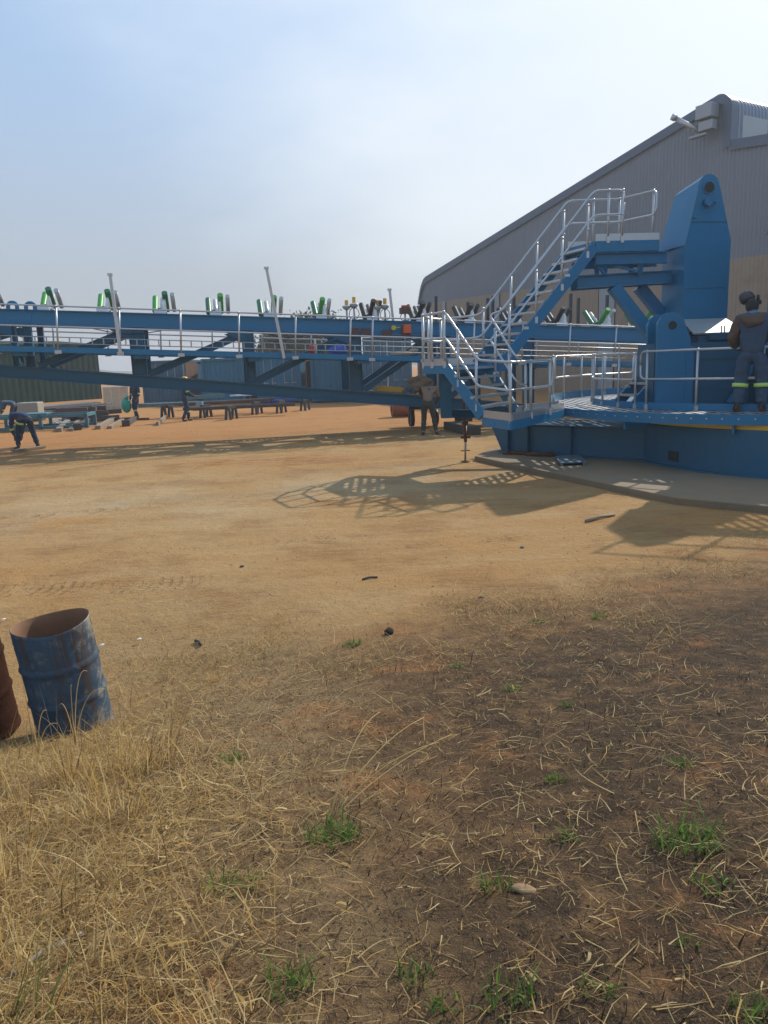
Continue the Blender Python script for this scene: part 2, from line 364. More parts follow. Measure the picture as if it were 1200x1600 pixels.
ribs(.0, SPAN, lambda u: BZ-.05, roof_z, 0).build('gable_wall', GREYW, wh)
PAN = [(2.95, 3.5), (8.9, 9.5), (18.1, 19.3)]
edges_ = [0]+[x for p in PAN for x in p]+[SPAN]
for i in range(0, len(edges_)-1):
    if i % 2: ribs(edges_[i], edges_[i+1], lambda u: 0, lambda u: BZ, -.06).build('light_panel', PANELW, wh)
    elif i == 0: pass
mbl = MB()
for i in range(0, len(edges_)-1, 2):
    r_ = ribs(edges_[i], edges_[i+1], lambda u: 0, lambda u: BZ, -.02); mbl.add(r_.v, r_.f)
mbl.build('lower_wall', TANW, wh)
UL = [0, .06, .15, .3, .5, .8, 1.1]+list(np.linspace(2, HALF-.75, 30)); UR = list(np.linspace(26.0, SPAN, 20))
for us_, nm in ((UL, 'roof'), (UR, 'lower_roof')):
    vs = [whp(u, d, roof_z(u)+.02) for u in us_ for d in (-.12, 60)]
    MB().add(vs, [(2*i, 2*i+1, 2*i+3, 2*i+2) for i in range(len(us_)-1)]).build(nm, GREYW, wh)
    fl = MB(); vs = []
    for u in us_:
        z = roof_z(u); vs += [whp(u, -.16, z-.36), whp(u, -.16, z+.08), whp(u, .1, z+.08)]
    fs = []
    for i in range(len(us_)-1): fs += [(3*i, 3*i+3, 3*i+4, 3*i+1), (3*i+1, 3*i+4, 3*i+5, 3*i+2)]
    fl.add(vs, fs).build('roof_flashing', TRIMW, wh)
sw = MB(); sw.add([whp(-.02, 0, 0), whp(-.02, 60, 0), whp(-.02, 60, 6.5), whp(-.02, 0, 6.5)], [(0, 1, 2, 3)]); sw.build('side_wall', TANW, wh)
fl = MB(); fl.box(whp(.0, -.1, 3.1), (.35, .2, 6.2), rz=math.atan2(wu.y, wu.x)); fl.build('corner_flashing', TRIMW, wh)
# clerestory: ribbed sheet bent over the ridge and down to the lower roof
CU = 26.0
prof = [(CU, 11.3), (CU, 12.95)]+[(CU-.65+.65*math.cos(a), 12.95+.65*math.sin(a)) for a in [math.pi/2*i/7 for i in range(1, 8)]]+[(CU-1.6, 13.40)]
m_ = len(prof); nr_ = [V2 for V2 in [(1, 0), (1, 0)]+[(math.cos(a), math.sin(a)) for a in [math.pi/2*i/7 for i in range(1, 8)]]+[(-.2, .98)]]
rv = MB(); vs = []; d = .28; k = 0; ds = []
while d < 45:
    for o in (0, 0, .07, .07): pass
    ds += [(d, 0), (d+.09, 0), (d+.13, .06), (d+.22, .06)]; d += .26
for d, o in ds: vs += [whp(u+n0*o, d, z+n1*o) for (u, z), (n0, n1) in zip(prof, nr_)]
rv.add(vs, [(i*m_+j, (i+1)*m_+j, (i+1)*m_+j+1, i*m_+j+1) for i in range(len(ds)-1) for j in range(m_-1)])
vent = rv.build('clerestory', mat('ridge sheet', (.22, .26, .32), .32, .35, var=.08), wh)
ec = MB(); vs = []
for (u, z), (n0, n1) in zip(prof, nr_):
    vs += [whp(u+n0*.09, -.18, z+n1*.09), whp(u+n0*.09, .30, z+n1*.09), whp(u-n0*.32, -.18, z-n1*.32)]
fs = []
for i in range(m_-1): fs += [(3*i, 3*i+1, 3*i+4, 3*i+3), (3*i, 3*i+3, 3*i+5, 3*i+2)]
ec.add(vs, fs).build('end_flashing', TRIMW, vent)
pn = MB(); pn.box(whp(CU+.075, 1.62, 12.22), (1.9, .02, 1.02), rz=math.atan2(wi.y, wi.x)); pn.build('light_panel', mat('window sheet', (.38, .40, .40), .4, var=.05), vent)
lv = MB()
for k in range(8): lv.box(whp(CU+.09, 3.7, 11.75+k*.14), (2.1, .07, .05), rz=math.atan2(wi.y, wi.x))
lv.build('louvre', TRIMW, vent)
ml = MB(); ml.box(whp(25.05, -.55, 12.98), (.85, .6, .62), rz=math.atan2(wu.y, wu.x)); ml.box(whp(25.15, -.6, 12.35), (.75, .4, .42), rz=math.atan2(wu.y, wu.x)); ml.box(whp(24.7, -.6, 12.02), (.95, .3, .12), rz=math.atan2(wu.y, wu.x)); ml.build('fan_housing', GALVD, wh, bevel=.03)
fd = MB(); fd.tube([whp(25.0, -.3, 12.2), whp(24.4, -.7, 12.35)], .06, 8); fd.tube([whp(24.75, -.5, 12.2), whp(23.75, -1.1, 12.98)], .11, 10); fd.tube([whp(23.75, -1.1, 12.98), whp(23.6, -1.2, 13.08)], .15, 10); fd.build('floodlight', GALV, wh)

# ------------------------------------------------------------------ conveyor boom
BA = R(12); BO = Vector((-10.06, 21.0, 0)); bs = Vector((math.cos(BA), math.sin(BA), 0)); bw = Vector((-math.sin(BA), math.cos(BA), 0))
boom = thing('conveyor_boom', BO, 'long blue lattice conveyor boom with green trough rollers on top', 'conveyor', BA)
def loc_(p): p = Vector(p)-BO; return Vector((p.dot(bs), p.dot(bw), p.z))
def bpx(px, py, off=0):  # where a sight line meets the boom's lengthwise plane at cross offset
    return loc_(on_plane(px, py, BO+bw*off, bw))
S0, S1 = -4.0, 21.5
zt = lambda s: 3.84-.0515*s
zlb = lambda s: 2.045-.116*s
zlt = lambda s: 2.37-.112*s
zd = lambda s: 2.86-.056*s
WID = 1.5
for wv in (0, WID):
    for nm, za, zb, s1 in (('upper_chord', lambda s: zt(s)-.39, zt, S1), ('lower_chord', zlb, zlt, 15.2)):
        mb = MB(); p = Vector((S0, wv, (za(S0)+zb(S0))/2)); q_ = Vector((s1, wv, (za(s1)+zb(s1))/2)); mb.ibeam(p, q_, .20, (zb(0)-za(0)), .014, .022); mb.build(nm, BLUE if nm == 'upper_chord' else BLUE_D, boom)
CS = [(-2.3, .3), (.36, .16), (.74, .16), (3.5, .40), (6.54, .28), (9.58, .38), (12.3, .34), (15.0, .34)]
for wv in (0, WID):
    for s, wd in CS:
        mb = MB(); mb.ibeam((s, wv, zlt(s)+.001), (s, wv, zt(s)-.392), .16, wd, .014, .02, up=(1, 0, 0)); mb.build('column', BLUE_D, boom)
    for a, b2 in ((-2.1, .25), (.9, 3.28), (3.75, 6.38), (6.72, 9.36), (9.82, 12.1), (12.5, 14.8)):
        mb = MB(); p = Vector((a, wv, zlt(a)+.06)); q_ = Vector((b2, wv, zt(b2)-.48)); mb.ibeam(p, q_, .14, .17, .012, .016); mb.build('diagonal_brace', BLUE_D, boom)
        gp = MB(); gp.plate([(b2-.5, wv-.085, zt(b2)-.42), (b2+.1, wv-.085, zt(b2)-.42), (b2+.1, wv-.085, zt(b2)-.72), (b2-.25, wv-.085, zt(b2)-.6)], .012, (0, 1, 0)); gp.build('gusset_plate', BLUE_D, boom)
for s, _ in CS:
    for zz in (zlt(s)-.17, zt(s)-.2):
        mb = MB(); mb.ibeam((s, .105, zz), (s, WID-.105, zz), .12, .18); mb.build('cross_beam', BLUE_D, boom)
# grating material: bars with real openings
grm, t, b = nodes_of('steel bar grating'); N = t.nodes.new; K = t.links.new
tcg = N('ShaderNodeTexCoord'); spg = N('ShaderNodeSeparateXYZ'); K(tcg.outputs['Object'], spg.inputs[0])
def bars(sock, pitch, fill):
    a = N('ShaderNodeMath'); a.operation = 'FRACT'; m0 = N('ShaderNodeMath'); m0.operation = 'MULTIPLY'; m0.inputs[1].default_value = 1/pitch; K(sock, m0.inputs[0]); K(m0.outputs[0], a.inputs[0])
    c = N('ShaderNodeMath'); c.operation = 'LESS_THAN'; c.inputs[1].default_value = fill; K(a.outputs[0], c.inputs[0]); return c.outputs[0]
mx = N('ShaderNodeMath'); mx.operation = 'MAXIMUM'; K(bars(spg.outputs[0], .16, .56), mx.inputs[0]); K(bars(spg.outputs[1], .42, .16), mx.inputs[1])
K(mx.outputs[0], b.inputs['Alpha']); b.inputs['Base Color'].default_value = (.42, .43, .44, 1); b.inputs['Metallic'].default_value = .7; b.inputs['Roughness'].default_value = .45
def walkway(w0, w1, post_w, post_s, nm):
    wk = MB(); mid_ = (w0+w1)/2
    for wv in (w0, w1): wk.beam((S0, wv, zd(S0)-.065), (S1, wv, zd(S1)-.065), .06, .14)
    s = S0+.4
    while s < S1: wk.beam((s, w0, zd(s)-.08), (s, w1, zd(s)-.08), .05, .07); s += 1.52
    W = wk.build(nm, BLUE, boom)
    g = MB().add([(S0, w0+.03, zd(S0)), (S1, w0+.03, zd(S1)), (S1, w1-.03, zd(S1)), (S0, w1-.03, zd(S0))], [(0, 1, 2, 3)]); g.build('grating', grm, W)
    hr = MB()
    for hh in (1.04, .52):
        hr.tube([(s, post_w, zd(s)+hh-.012*s*.0) for s in np.linspace(S0, S1, 8)], .021, 8)
    H = hr.build('handrail', GALV, boom)
    for s in post_s:
        p = MB(); lean = Vector((.056, 0, 1)); p.tube([Vector((s, post_w, zd(s)-.13)), Vector((s, post_w, zd(s)-.13))+lean*1.17], .024, 8); p.box((s, post_w, zd(s)-.12), (.17, .06, .09)); p.ball((s+.058, post_w, zd(s)+1.04), .034, 8, 5); p.build('post', GALV, H)
    return W
walkway(-.86, -.12, -.90, [.05-1.54*k for k in (2, 1)]+[.05, 1.59, 3.13, 4.68, 6.21, 7.74, 9.27, 9.9, 11.4, 12.9, 14.4, 15.9, 17.4, 18.9], 'walkway')
walkway(WID+.12, WID+.86, WID+.90, [-2.2+1.54*k for k in range(16)], 'walkway')
cl = MB()
for zz in (.10, .26): cl.tube([(s, -.80, zd(s)+zz) for s in (S0, 6, S1)], .014, 6)
s = S0
while s < S1: cl.box((s, -.80, zd(s)+.18), (.03, .02, .16)); s += .28
cl.build('cable_ladder', GALVD, boom)
for s in (-2.3, .55, 3.5, 6.54, 9.58, 12.3, 15):
    bk = MB(); bk.plate([(s, -.86, zd(s)-.14), (s, -.12, zd(s)-.14), (s, -.11, zd(s)-.42), (s, -.2, zd(s)-.42)], .014, (1, 0, 0)); bk.build('walkway_bracket', BLUE_D, boom)
    bk = MB(); bk.beam((s+.1, -.84, zd(s)-.2), (s+.1, -.1, zd(s)-.2), .34, .10); bk.build('walkway_bracket', BLUE_D, boom)
# trough idlers
def idler(s, dark=False, plain=False):
    z = zt(s); fr = MB(); fr.beam((s, .02, z+.03), (s, WID-.02, z+.03), .09, .06)
    I = fr.build('idler', DARKST if dark else GALVD, boom)
    for sg in (-1, 1):
        so_ = -.17*sg*(1 if s < 8 else .3); c = WID/2+sg*.13; e = WID/2+sg*.70
        r_ = MB(); r_.tube([(s+so_, c, z+.12), (s+so_, c+sg*.02, z+.14), (s+so_, e-sg*.02, z+.54), (s+so_, e, z+.56)], .08, 14, rs=[.078, .08, .08, .078])
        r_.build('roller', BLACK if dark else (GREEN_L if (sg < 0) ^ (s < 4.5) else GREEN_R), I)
        r2 = MB(); r2.tube([(s+so_+.20, c, z+.12), (s+so_+.20, e, z+.52)], .06, 10); r2.build('roller', DARKST if dark else GALV, I)
        br = MB(); a = WID/2+sg*.30; x_ = s+so_*.3+.09
        br.plate([(x_, a-sg*.30, z+.03), (x_, a+sg*.38, z+.03), (x_, e+sg*.0, z+.26), (x_, e-sg*.12, z+.40)], .07, (1, 0, .25)); br.build('bracket', WHITEP, I)
    r_ = MB(); r_.tube([(s-.04, WID/2-.19, z+.12), (s-.04, WID/2+.19, z+.12)], .08, 12); r_.build('roller', BLACK if dark else GREEN_R, I)
    for e in (.06, WID-.06):
        ft = MB(); ft.box((s, e, z+.06), (.30, .12, .12)); ft.build('bracket', WHITEP, I)
s = 1.17-1.497*4
for k in range(17):
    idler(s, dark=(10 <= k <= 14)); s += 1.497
for s in (.42, .86):   # lifting eyes at the left splice
    lg = MB(); pts = [(.16*math.cos(a), .16*math.sin(a)) for a in [math.pi*i/8 for i in range(9)]]
    o_ = [(s+x, 0, zt(s)+.06+z) for x, z in pts]; n_ = len(o_); i_ = [(s+x*.42, 0, zt(s)+.06+z*.42) for x, z in pts]
    for y in (-.02, .02): lg.add([(p[0], y, p[2]) for p in o_]+[(p[0], y, p[2]) for p in i_], [(i, i+1, n_+i+1, n_+i) for i in range(n_-1)])
    lg.add([(p[0], y, p[2]) for y in (-.02, .02) for p in o_], [(i, i+1, n_+i+1, n_+i) for i in range(n_-1)])
    lg.box((s-.11, 0, zt(s)+.03), (.1, .04, .07)); lg.box((s+.11, 0, zt(s)+.03), (.1, .04, .07)); lg.build('lifting_eye', BLUE, boom)
# upright dark posts along the far side
for px, ya in ((681, 463), (731, 472), (762, 466), (770, 463), (803, 455), (892, 459), (904, 466), (949, 461)):
    a = bpx(px, ya, 1.66); mb = MB(); mb.beam((a.x-.02, 1.66, zt(a.x)-.3), (a.x, 1.66, a.z), .08, .09, up=(0, 1, 0)); mb.build('stanchion', DARKST, boom)
# sensor posts
def sensor(px, ytop, lampm, rope=True, off=.1, boxm=None):
    a = bpx(px, ytop, off); s = a.x; z0 = zt(s); H_ = a.z-z0
    p = MB(); p.tube([(s, off, z0-.02), (s, off, z0+H_*.55)], .028, 8); P = p.build('sensor_post', GALVD, boom)
    h_ = MB()
    if boxm: h_.box((s, off, z0+H_*.66), (.30, .22, H_*.38)); h_.build('control_box', boxm, P)
    else: h_.tube([(s, off, z0+H_*.5), (s, off, z0+H_*.58), (s, off, z0+H_*.7)], .08, 10, rs=[.05, .11, .13]); h_.box((s+.03, off, z0+H_*.62), (.1, .16, .1)); h_.build('switch_body', GALVD, P)
    l_ = MB(); l_.box((s, off, z0+H_*.87), (.07 if not boxm else .2, .10, H_*.26), rz=.3); l_.build('lamp', lampm, P, bevel=.01)
    if rope:
        for k in (-1, 1):
            c_ = MB(); c_.tube([(s+k*.03, off, z0+H_*.55), (s+k*.12, off, z0+H_*.42), (s+k*.15, off, z0+H_*.25), (s+k*.1, off, z0+H_*.08), (s+k*.02, off, z0+.02)], .012, 6); c_.build('cable', DARKST, P)
for px, y, l_, rp, bx_ in ((541, 469, YELLOW, False, None), (552.5, 464, YELLOW, True, None), (590, 469, YELLOW, False, None), (601, 466, YELLOW, True, None), (632.5, 477, RED, True, BROWNST)): sensor(px, y, l_, rp, .1, bx_)
# plates and boxes on the upper chord web
def cover(px, py, w_, h_, m, nm, d=.03):
    a = bpx(px, py, -.11); mb = MB(); mb.box((a.x, -.11-d/2, a.z), (w_, d, h_)); return mb.build(nm, m, boom, bevel=.006)
RB = mat('red brown primer plate', (.10, .050, .036), .7, var=.3, dirt=(.05, .04, .04), dscale=6)
cover(554, 519, .27, .25, RB, 'cover_plate'); cover(572, 520, .27, .25, RB, 'cover_plate'); cover(605, 521.5, .30, .22, RB, 'cover_plate'); cover(665, 523, .32, .22, RB, 'cover_plate')
cover(634.5, 518, .30, .38, RB, 'cover_plate', .02); cover(635, 514, .22, .24, ORANGE, 'junction_box', .14)
a = bpx(615, 512, -.12); mb = MB(); mb.tube([(a.x, -.11, a.z), (a.x, -.15, a.z)], .07, 16); mb.tube([(a.x+.08, -.12, a.z), (a.x+.2, -.12, a.z+.01)], .015, 6); mb.build('round_tag', mat('yellow plastic', (.6, .5, .04), .5), boom)

for s in (.55, 9.58, 12.4, 15.2):
    m_ = MB(); z = zt(s)-.2; m_.box((s, -.016, z), (.62, .014, .30)); 
    for k in range(4):
        for zz in (-.10, .10): m_.tube([(s-.24+.16*k, -.022, z+zz), (s-.24+.16*k, -.038, z+zz)], .016, 6)
    m_.build('splice_plate', BLUE, boom)
for k, (a_, b_) in enumerate(((2.2, 4.4), (6.9, 8.4), (9.8, 11.6))):
    m_ = MB(); m_.tube([(a_+(b_-a_)*t_, -.10, zt(a_+(b_-a_)*t_)-.41-.16*math.sin(math.pi*t_)) for t_ in np.linspace(0, 1, 9)], .014, 6); m_.build('hose', BLACK, boom)
# loose silver posts leaning on the boom
def loose(pt, pb, off, lab):
    a = bpx(*pt, off); b2 = bpx(*pb, off); A = BO+bs*a.x+bw*off+Vector((0, 0, a.z)); B = BO+bs*b2.x+bw*off+Vector((0, 0, b2.z))
    mb = MB(); mb.beam(B, A, .075, .05, up=(0, -1, 0)); mb.box(A+Vector((0, 0, -.03)), (.12, .09, .06)); mb.box(lerp(B, A, .5)+Vector((0, -.03, 0)), (.08, .03, .1))
    tag(mb.build('rail_post', GALV, off=None), lab, 'post', 'loose rail posts leaning on the boom')
loose((172, 427), (188, 552), -.98, 'loose silver post leaning on the boom rail near its left end')
loose((416, 417), (444, 560), -.99, 'long loose silver post leaning steeply across the middle of the walkway rail')
loose((608.5, 451), (614.5, 503), .35, 'short loose silver post between the yellow tipped sensors and the red lamp')

# ------------------------------------------------------------------ slewing machine
MC = Vector((8.2, 16.1, 0)); DZ = 1.08; RO_, RI_ = 4.62, 3.66
mac = thing('slewing_machine', MC, 'blue slewing machine with round deck, tall mast and switchback stairs', 'machine')
def ring_poly(r, a0, a1, n): return [(MC.x+r*math.cos(a0+(a1-a0)*i/n), MC.y+r*math.sin(a0+(a1-a0)*i/n)) for i in range(n+1)]
def ring(mb, r0, r1, z0, z1, a0=0, a1=2*math.pi, n=72):
    o_ = ring_poly(r1, a0, a1, n); i_ = ring_poly(r0, a0, a1, n)
    for k in range(n):
        A, B, C_, D = o_[k], o_[k+1], i_[k+1], i_[k]
        mb.add([(*A, z0), (*B, z0), (*C_, z0), (*D, z0), (*A, z1), (*B, z1), (*C_, z1), (*D, z1)], [(0, 3, 2, 1), (4, 5, 6, 7), (0, 1, 5, 4), (2, 3, 7, 6)])
    return mb
def mbuild(mb, nm, m, parent=None, bevel=0): return mb.build(nm, m, parent or mac, off=MC, bevel=bevel)
# pedestal + outrigger leg
PC = Vector((8.9, 14.7)); PR = 3.95
def circ(c, r, n=64): return [(c[0]+r*math.cos(2*math.pi*i/n), c[1]+r*math.sin(2*math.pi*i/n)) for i in range(n)]
pd = MB(); pd.prism(circ(PC, PR), .10, .84); pd.prism(circ(PC, PR+.09), .095, .125)
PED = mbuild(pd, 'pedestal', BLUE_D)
hp = on_plane(1050, 727, (PC.x-PR*.96, PC.y-1.2, 0), Vector((-.9, -.43, 0)))
vdir = Vector((PC.x-hp.x, PC.y-hp.y)).normalized(); hp2 = Vector((PC.x, PC.y))-vdir*PR
hb = MB(); hb.box((hp2.x, hp2.y, .30), (.03, .24, .17), rz=math.atan2(vdir.y, vdir.x)); mbuild(hb, 'access_hole', BLACK, PED)
dp = MB(); dp.box((hp2.x+.03, hp2.y-1.62, .45), (.05, .5, .7), rz=.75)
lgm = MB(); p0, p1 = Vector((2.62, 16.75, 0)), Vector((5.1, 14.35, 0)); ldir = (p1-p0).normalized(); lnm = Vector((-ldir.y, ldir.x, 0))
if lnm.y < 0: lnm = -lnm
a, bq = p0, p1+ldir*.8
lv_ = []
for off in (0, 1.15):
    lv_ += [a+lnm*off+Vector((0, 0, .12)), bq+lnm*off+Vector((0, 0, .12)), bq+lnm*off+Vector((0, 0, .70)), a+lnm*off-ldir*.28+Vector((0, 0, .66))]
lgm.add(lv_, [(0, 1, 2, 3), (7, 6, 5, 4), (0, 4, 5, 1), (3, 2, 6, 7), (0, 3, 7, 4), (1, 5, 6, 2)])
LEG = mbuild(lgm, 'outrigger_leg', BLUE_D)
fp = MB(); c0 = (a+bq)/2+lnm*.57; fp.box(c0+Vector((0, 0, .11)), ((bq-a).length, 1.4, .02), rz=math.atan2(ldir.y, ldir.x)); fp.box(c0+Vector((0, 0, .71)), ((bq-a).length-.2, 1.36, .022), rz=math.atan2(ldir.y, ldir.x)); mbuild(fp, 'flange', BLUE_D, LEG)
for d in (.22, .72, 1.75):
    st = MB(); st.box(a+ldir*d-lnm*.05+Vector((0, 0, .41)), (.018, .10, .56), rz=math.atan2(ldir.y, ldir.x)); mbuild(st, 'stiffener', BLUE_D, LEG)
# second leg, running out of the picture to the right
l2 = MB(); l2.box((8.0, 10.7, .47), (1.3, 2.6, .74), rz=.35); mbuild(l2, 'outrigger_leg', BLUE_D)
yr = MB(); yr.prism(circ((PC.x-.3, PC.y+.1), PR-.18), .842, 1.0); mbuild(yr, 'slew_ring', YELLOW)
# round deck
dk = MB(); ring(dk, RO_-.02, RO_, DZ-.16, DZ+.01); ring(dk, RI_-.30, RI_-.27, DZ-.16, DZ)
for k in range(28):
    an = 2*math.pi*k/28; c, s_ = math.cos(an), math.sin(an); dk.beam((MC.x+c*(RI_-.27), MC.y+s_*(RI_-.27), DZ-.08), (MC.x+c*(RO_-.021), MC.y+s_*(RO_-.021), DZ-.08), .06, .12)
DECK = mbuild(dk, 'round_deck', BLUE)
gr = MB(); gv = ring_poly(RO_-.02, 0, 2*math.pi, 72); gi = ring_poly(RI_-.27, 0, 2*math.pi, 72)
gr.add([(*p, DZ-.004) for p in gv]+[(*p, DZ-.004) for p in gi], [(k, k+1, 73+k+1, 73+k) for k in range(72)]); mbuild(gr, 'grating', grm, DECK)
tp = MB(); ring(tp, RI_-.012, RI_, DZ+.0, DZ+.12, R(170), R(262), 40); mbuild(tp, 'toe_plate', BLUE, DECK)
tp = MB(); ring(tp, RO_-.07, RO_-.055, DZ+.0, DZ+.16, R(100), R(172), 36); mbuild(tp, 'toe_plate', BLUE, DECK)
bl = MB()
for k in range(150, 300, 3):
    an = R(k); bl.tube([(MC.x+math.cos(an)*RO_, MC.y+math.sin(an)*RO_, DZ-.06), (MC.x+math.cos(an)*(RO_+.012), MC.y+math.sin(an)*(RO_+.012), DZ-.06)], .014, 6)
mbuild(bl, 'bolt_heads', GALV, DECK)
for an in (R(212), R(236)):
    bk = MB(); bk.box((MC.x+math.cos(an)*(RO_-.5), MC.y+math.sin(an)*(RO_-.5), DZ-.22), (.9, .03, .16), rz=an); mbuild(bk, 'deck_bracket', BLUE, DECK)
# central fixed drum under the rotating body
cd = MB(); cd.prism(circ((MC.x, MC.y), 3.2), .99, DZ+.02); mbuild(cd, 'turntable', BLUE_D)

def offs(path, dz): return [Vector(p)+Vector((0, 0, dz)) for p in path]
def fillet(path, r=.12, n=4):
    P = [Vector(p) for p in path]; o_ = [P[0]]
    for i in range(1, len(P)-1):
        a_, p_, b_ = P[i-1], P[i], P[i+1]; ra = min(r, (a_-p_).length*.45); rb = min(r, (b_-p_).length*.45)
        A = p_+(a_-p_).normalized()*ra; B = p_+(b_-p_).normalized()*rb
        for k in range(n+1):
            t_ = k/n; o_.append(A*(1-t_)**2+p_*2*t_*(1-t_)+B*t_**2)
    o_.append(P[-1]); return o_
def handrail(base, posts, loop0=True, loop1=True, h=1.05, m=GALV, r=.0215):
    """rail over a base line: top and knee rail, closed by bends at the ends, and its posts as sub-parts"""
    B = [Vector(p) for p in base]; top = offs(B, h); kn = offs(B, h*.52)
    if loop0 and loop1: path = [(top[0]+kn[0])/2]+top+kn[::-1]+[(top[0]+kn[0])/2]; paths = [path]
    elif loop1: paths = [top+kn[::-1]]
    elif loop0: paths = [top[::-1]+kn]
    else: paths = [top, kn]
    mb = MB()
    for p in paths: mb.tube(fillet(p), r, 8)
    H = mbuild(mb, 'handrail', m)
    for p in posts:
        p = Vector(p); q_ = MB(); q_.tube([p+Vector((0, 0, -.05)), p+Vector((0, 0, h))], .024, 8); q_.ball(p+Vector((0, 0, h)), .033, 8, 5); q_.ball(p+Vector((0, 0, h*.52)), .033, 8, 5); q_.box(p+Vector((0, 0, .02)), (.06, .06, .12)); mbuild(q_, 'post', m, H)
    return H
def rp(r, deg, z=DZ): return Vector((MC.x+r*math.cos(R(deg)), MC.y+r*math.sin(R(deg)), z))
# rails on the inner ring
handrail([rp(RI_, d) for d in range(163, 205, 4)], [rp(RI_, d) for d in (163, 173, 184, 195, 203)], h=1.02)
handrail([rp(RI_, d) for d in range(205, 290, 5)], [rp(RI_, d) for d in (207.5, 223.5, 240, 256, 272)], h=1.05)
handrail([rp(RO_-.06, d) for d in range(110, 160, 5)], [rp(RO_-.06, d) for d in (110, 122, 134, 146, 158)], h=1.02)
# landings
def landing(poly, z, edge_idx, rim=.15):
    mb = MB(); n = len(poly)
    for i in range(n):
        a_, b_ = Vector((*poly[i], z-rim/2)), Vector((*poly[(i+1) % n], z-rim/2)); d_ = (b_-a_).normalized()*.01; mb.beam(a_+d_, b_-d_, .02, rim)
    mb.beam((*((Vector(poly[0])+Vector(poly[1]))/2), z-.09), (*((Vector(poly[n//2])+Vector(poly[n//2+1-n]))/2), z-.09), .06, .1)
    Ld = mbuild(mb, 'landing', BLUE); g = MB(); g.add([(x, y, z-.006) for x, y in poly], [tuple(range(n))]); mbuild(g, 'grating', grm, Ld)
    for i in edge_idx:
        a_, b_ = Vector((*poly[i], z+.06)), Vector((*poly[(i+1) % n], z+.06)); k = MB(); k.beam(a_, b_, .008, .14); mbuild(k, 'toe_plate', GALV, Ld)
    return Ld
LL = [(1.80, 13.70), (2.14, 12.66), (3.55, 14.95), (3.62, 15.7), (2.55, 14.55)]
landing(LL, DZ, [0, 1, 3])
ILz = 2.0
IL = [(.86, 15.05), (1.26, 14.22), (2.10, 15.0), (2.42, 14.95), (2.05, 15.95), (1.2, 16.3)]
landing(IL, ILz, [0, 4, 5])
UPz = 4.25
UP = [(4.26, 15.5), (5.52, 15.6), (5.62, 16.3), (4.96, 16.44), (3.94, 16.4)]
landing(UP, UPz, [0, 2, 3], .2)
for p in (Vector((1.27, 14.95, 0)), Vector((1.95, 15.9, 0))):
    c = MB(); c.ibeam(p+Vector((0, 0, 1.0)), p+Vector((0, 0, ILz-.16)), .2, .2); mbuild(c, 'landing_post', BLUE_D)
fr = MB(); fr.ibeam((1.27, 14.95, 1.78), (1.9, 15.9, 1.78), .14, .16); fr.ibeam((1.27, 14.95, 1.08), (2.2, 15.7, 1.0), .14, .16); fr.ibeam((1.9, 15.9, 1.1), (3.6, 15.6, 1.0), .14, .16); mbuild(fr, 'landing_beam', BLUE_D)
# stairs
def stair(nb, nt_, fb, ft, steps, nm='stair'):
    nb, nt_, fb, ft = map(Vector, (nb, nt_, fb, ft)); S = MB()
    for p, q_ in ((nb, nt_), (fb, ft)): S.beam(p, q_, .045, .20); 
    St = mbuild(S, nm, BLUE)
    for k in range(steps):
        t_ = (k+.6)/steps; a_ = lerp(nb, nt_, t_)+Vector((0, 0, .05)); b_ = lerp(fb, ft, t_)+Vector((0, 0, .05)); run = (nt_-nb); run.z = 0; run.normalize()
        q_ = MB(); ax = [(b_-a_).normalized(), None, Vector((0, 0, 1))]; ax[1] = ax[2].cross(ax[0]); q_.box((a_+b_)/2, ((b_-a_).length-.05, .22, .03), ax=ax); q_.box((a_+b_)/2-run*.11+Vector((0, 0, -.0)), ((b_-a_).length-.05, .02, .045), ax=ax); mbuild(q_, 'tread', GALV, St)
    for k in (.25, .7):
        for p, q_ in ((nb, nt_), (fb, ft)):
            cl_ = MB(); cl_.box(lerp(p, q_, k)+Vector((0, 0, .11)), (.09, .07, .05)); mbuild(cl_, 'rail_clamp', GALV, St)
    return St
n_b, n_t, f_b, f_t = (1.80, 13.68, DZ+.02), (1.22, 14.22, ILz-.04), (2.52, 14.52, DZ+.06), (2.08, 14.98, ILz-.04)
stair(n_b, n_t, f_b, f_t, 5)
N_b, N_t, F_b, F_t = (2.38, 14.98, ILz), (4.24, 15.5, UPz-.1), (1.98, 15.92, ILz), (3.94, 16.38, UPz-.1)
stair(N_b, N_t, F_b, F_t, 11)
# rail 1: left of intermediate landing, down the lower stair, along the lower landing
V = Vector
handrail([V((1.02, 15.75, ILz)), V((.86, 15.05, ILz)), V((1.22, 14.24, ILz)), V((1.74, 13.70, DZ+.05)), V((2.14, 12.70, DZ)), V((3.2, 14.4, DZ))],
         [V((.86, 15.05, ILz)), V((1.0, 14.72, ILz)), V((1.20, 14.26, ILz)), lerp(n_t, n_b, .35), lerp(n_t, n_b, .85), V((2.14, 12.72, DZ)), V((2.62, 13.47, DZ)), V((3.12, 14.25, DZ))], loop0=False, loop1=True, h=.95)
# rail 2: near side of the upper stair, turning down the far side of the lower stair
handrail([V((4.80, 15.54, UPz)), V((4.22, 15.5, UPz)), V((2.36, 14.98, ILz+.05)), V((2.12, 15.0, ILz)), V((2.55, 14.52, DZ+.1)), V((2.78, 14.75, DZ))],
         [V((4.78, 15.54, UPz)), V((4.5, 15.52, UPz)), lerp(N_t, N_b, .08), lerp(N_t, N_b, .36), lerp(N_t, N_b, .64), lerp(N_t, N_b, .93), lerp(f_t, f_b, .3), lerp(f_t, f_b, .8), V((2.76, 14.73, DZ))], h=.92)
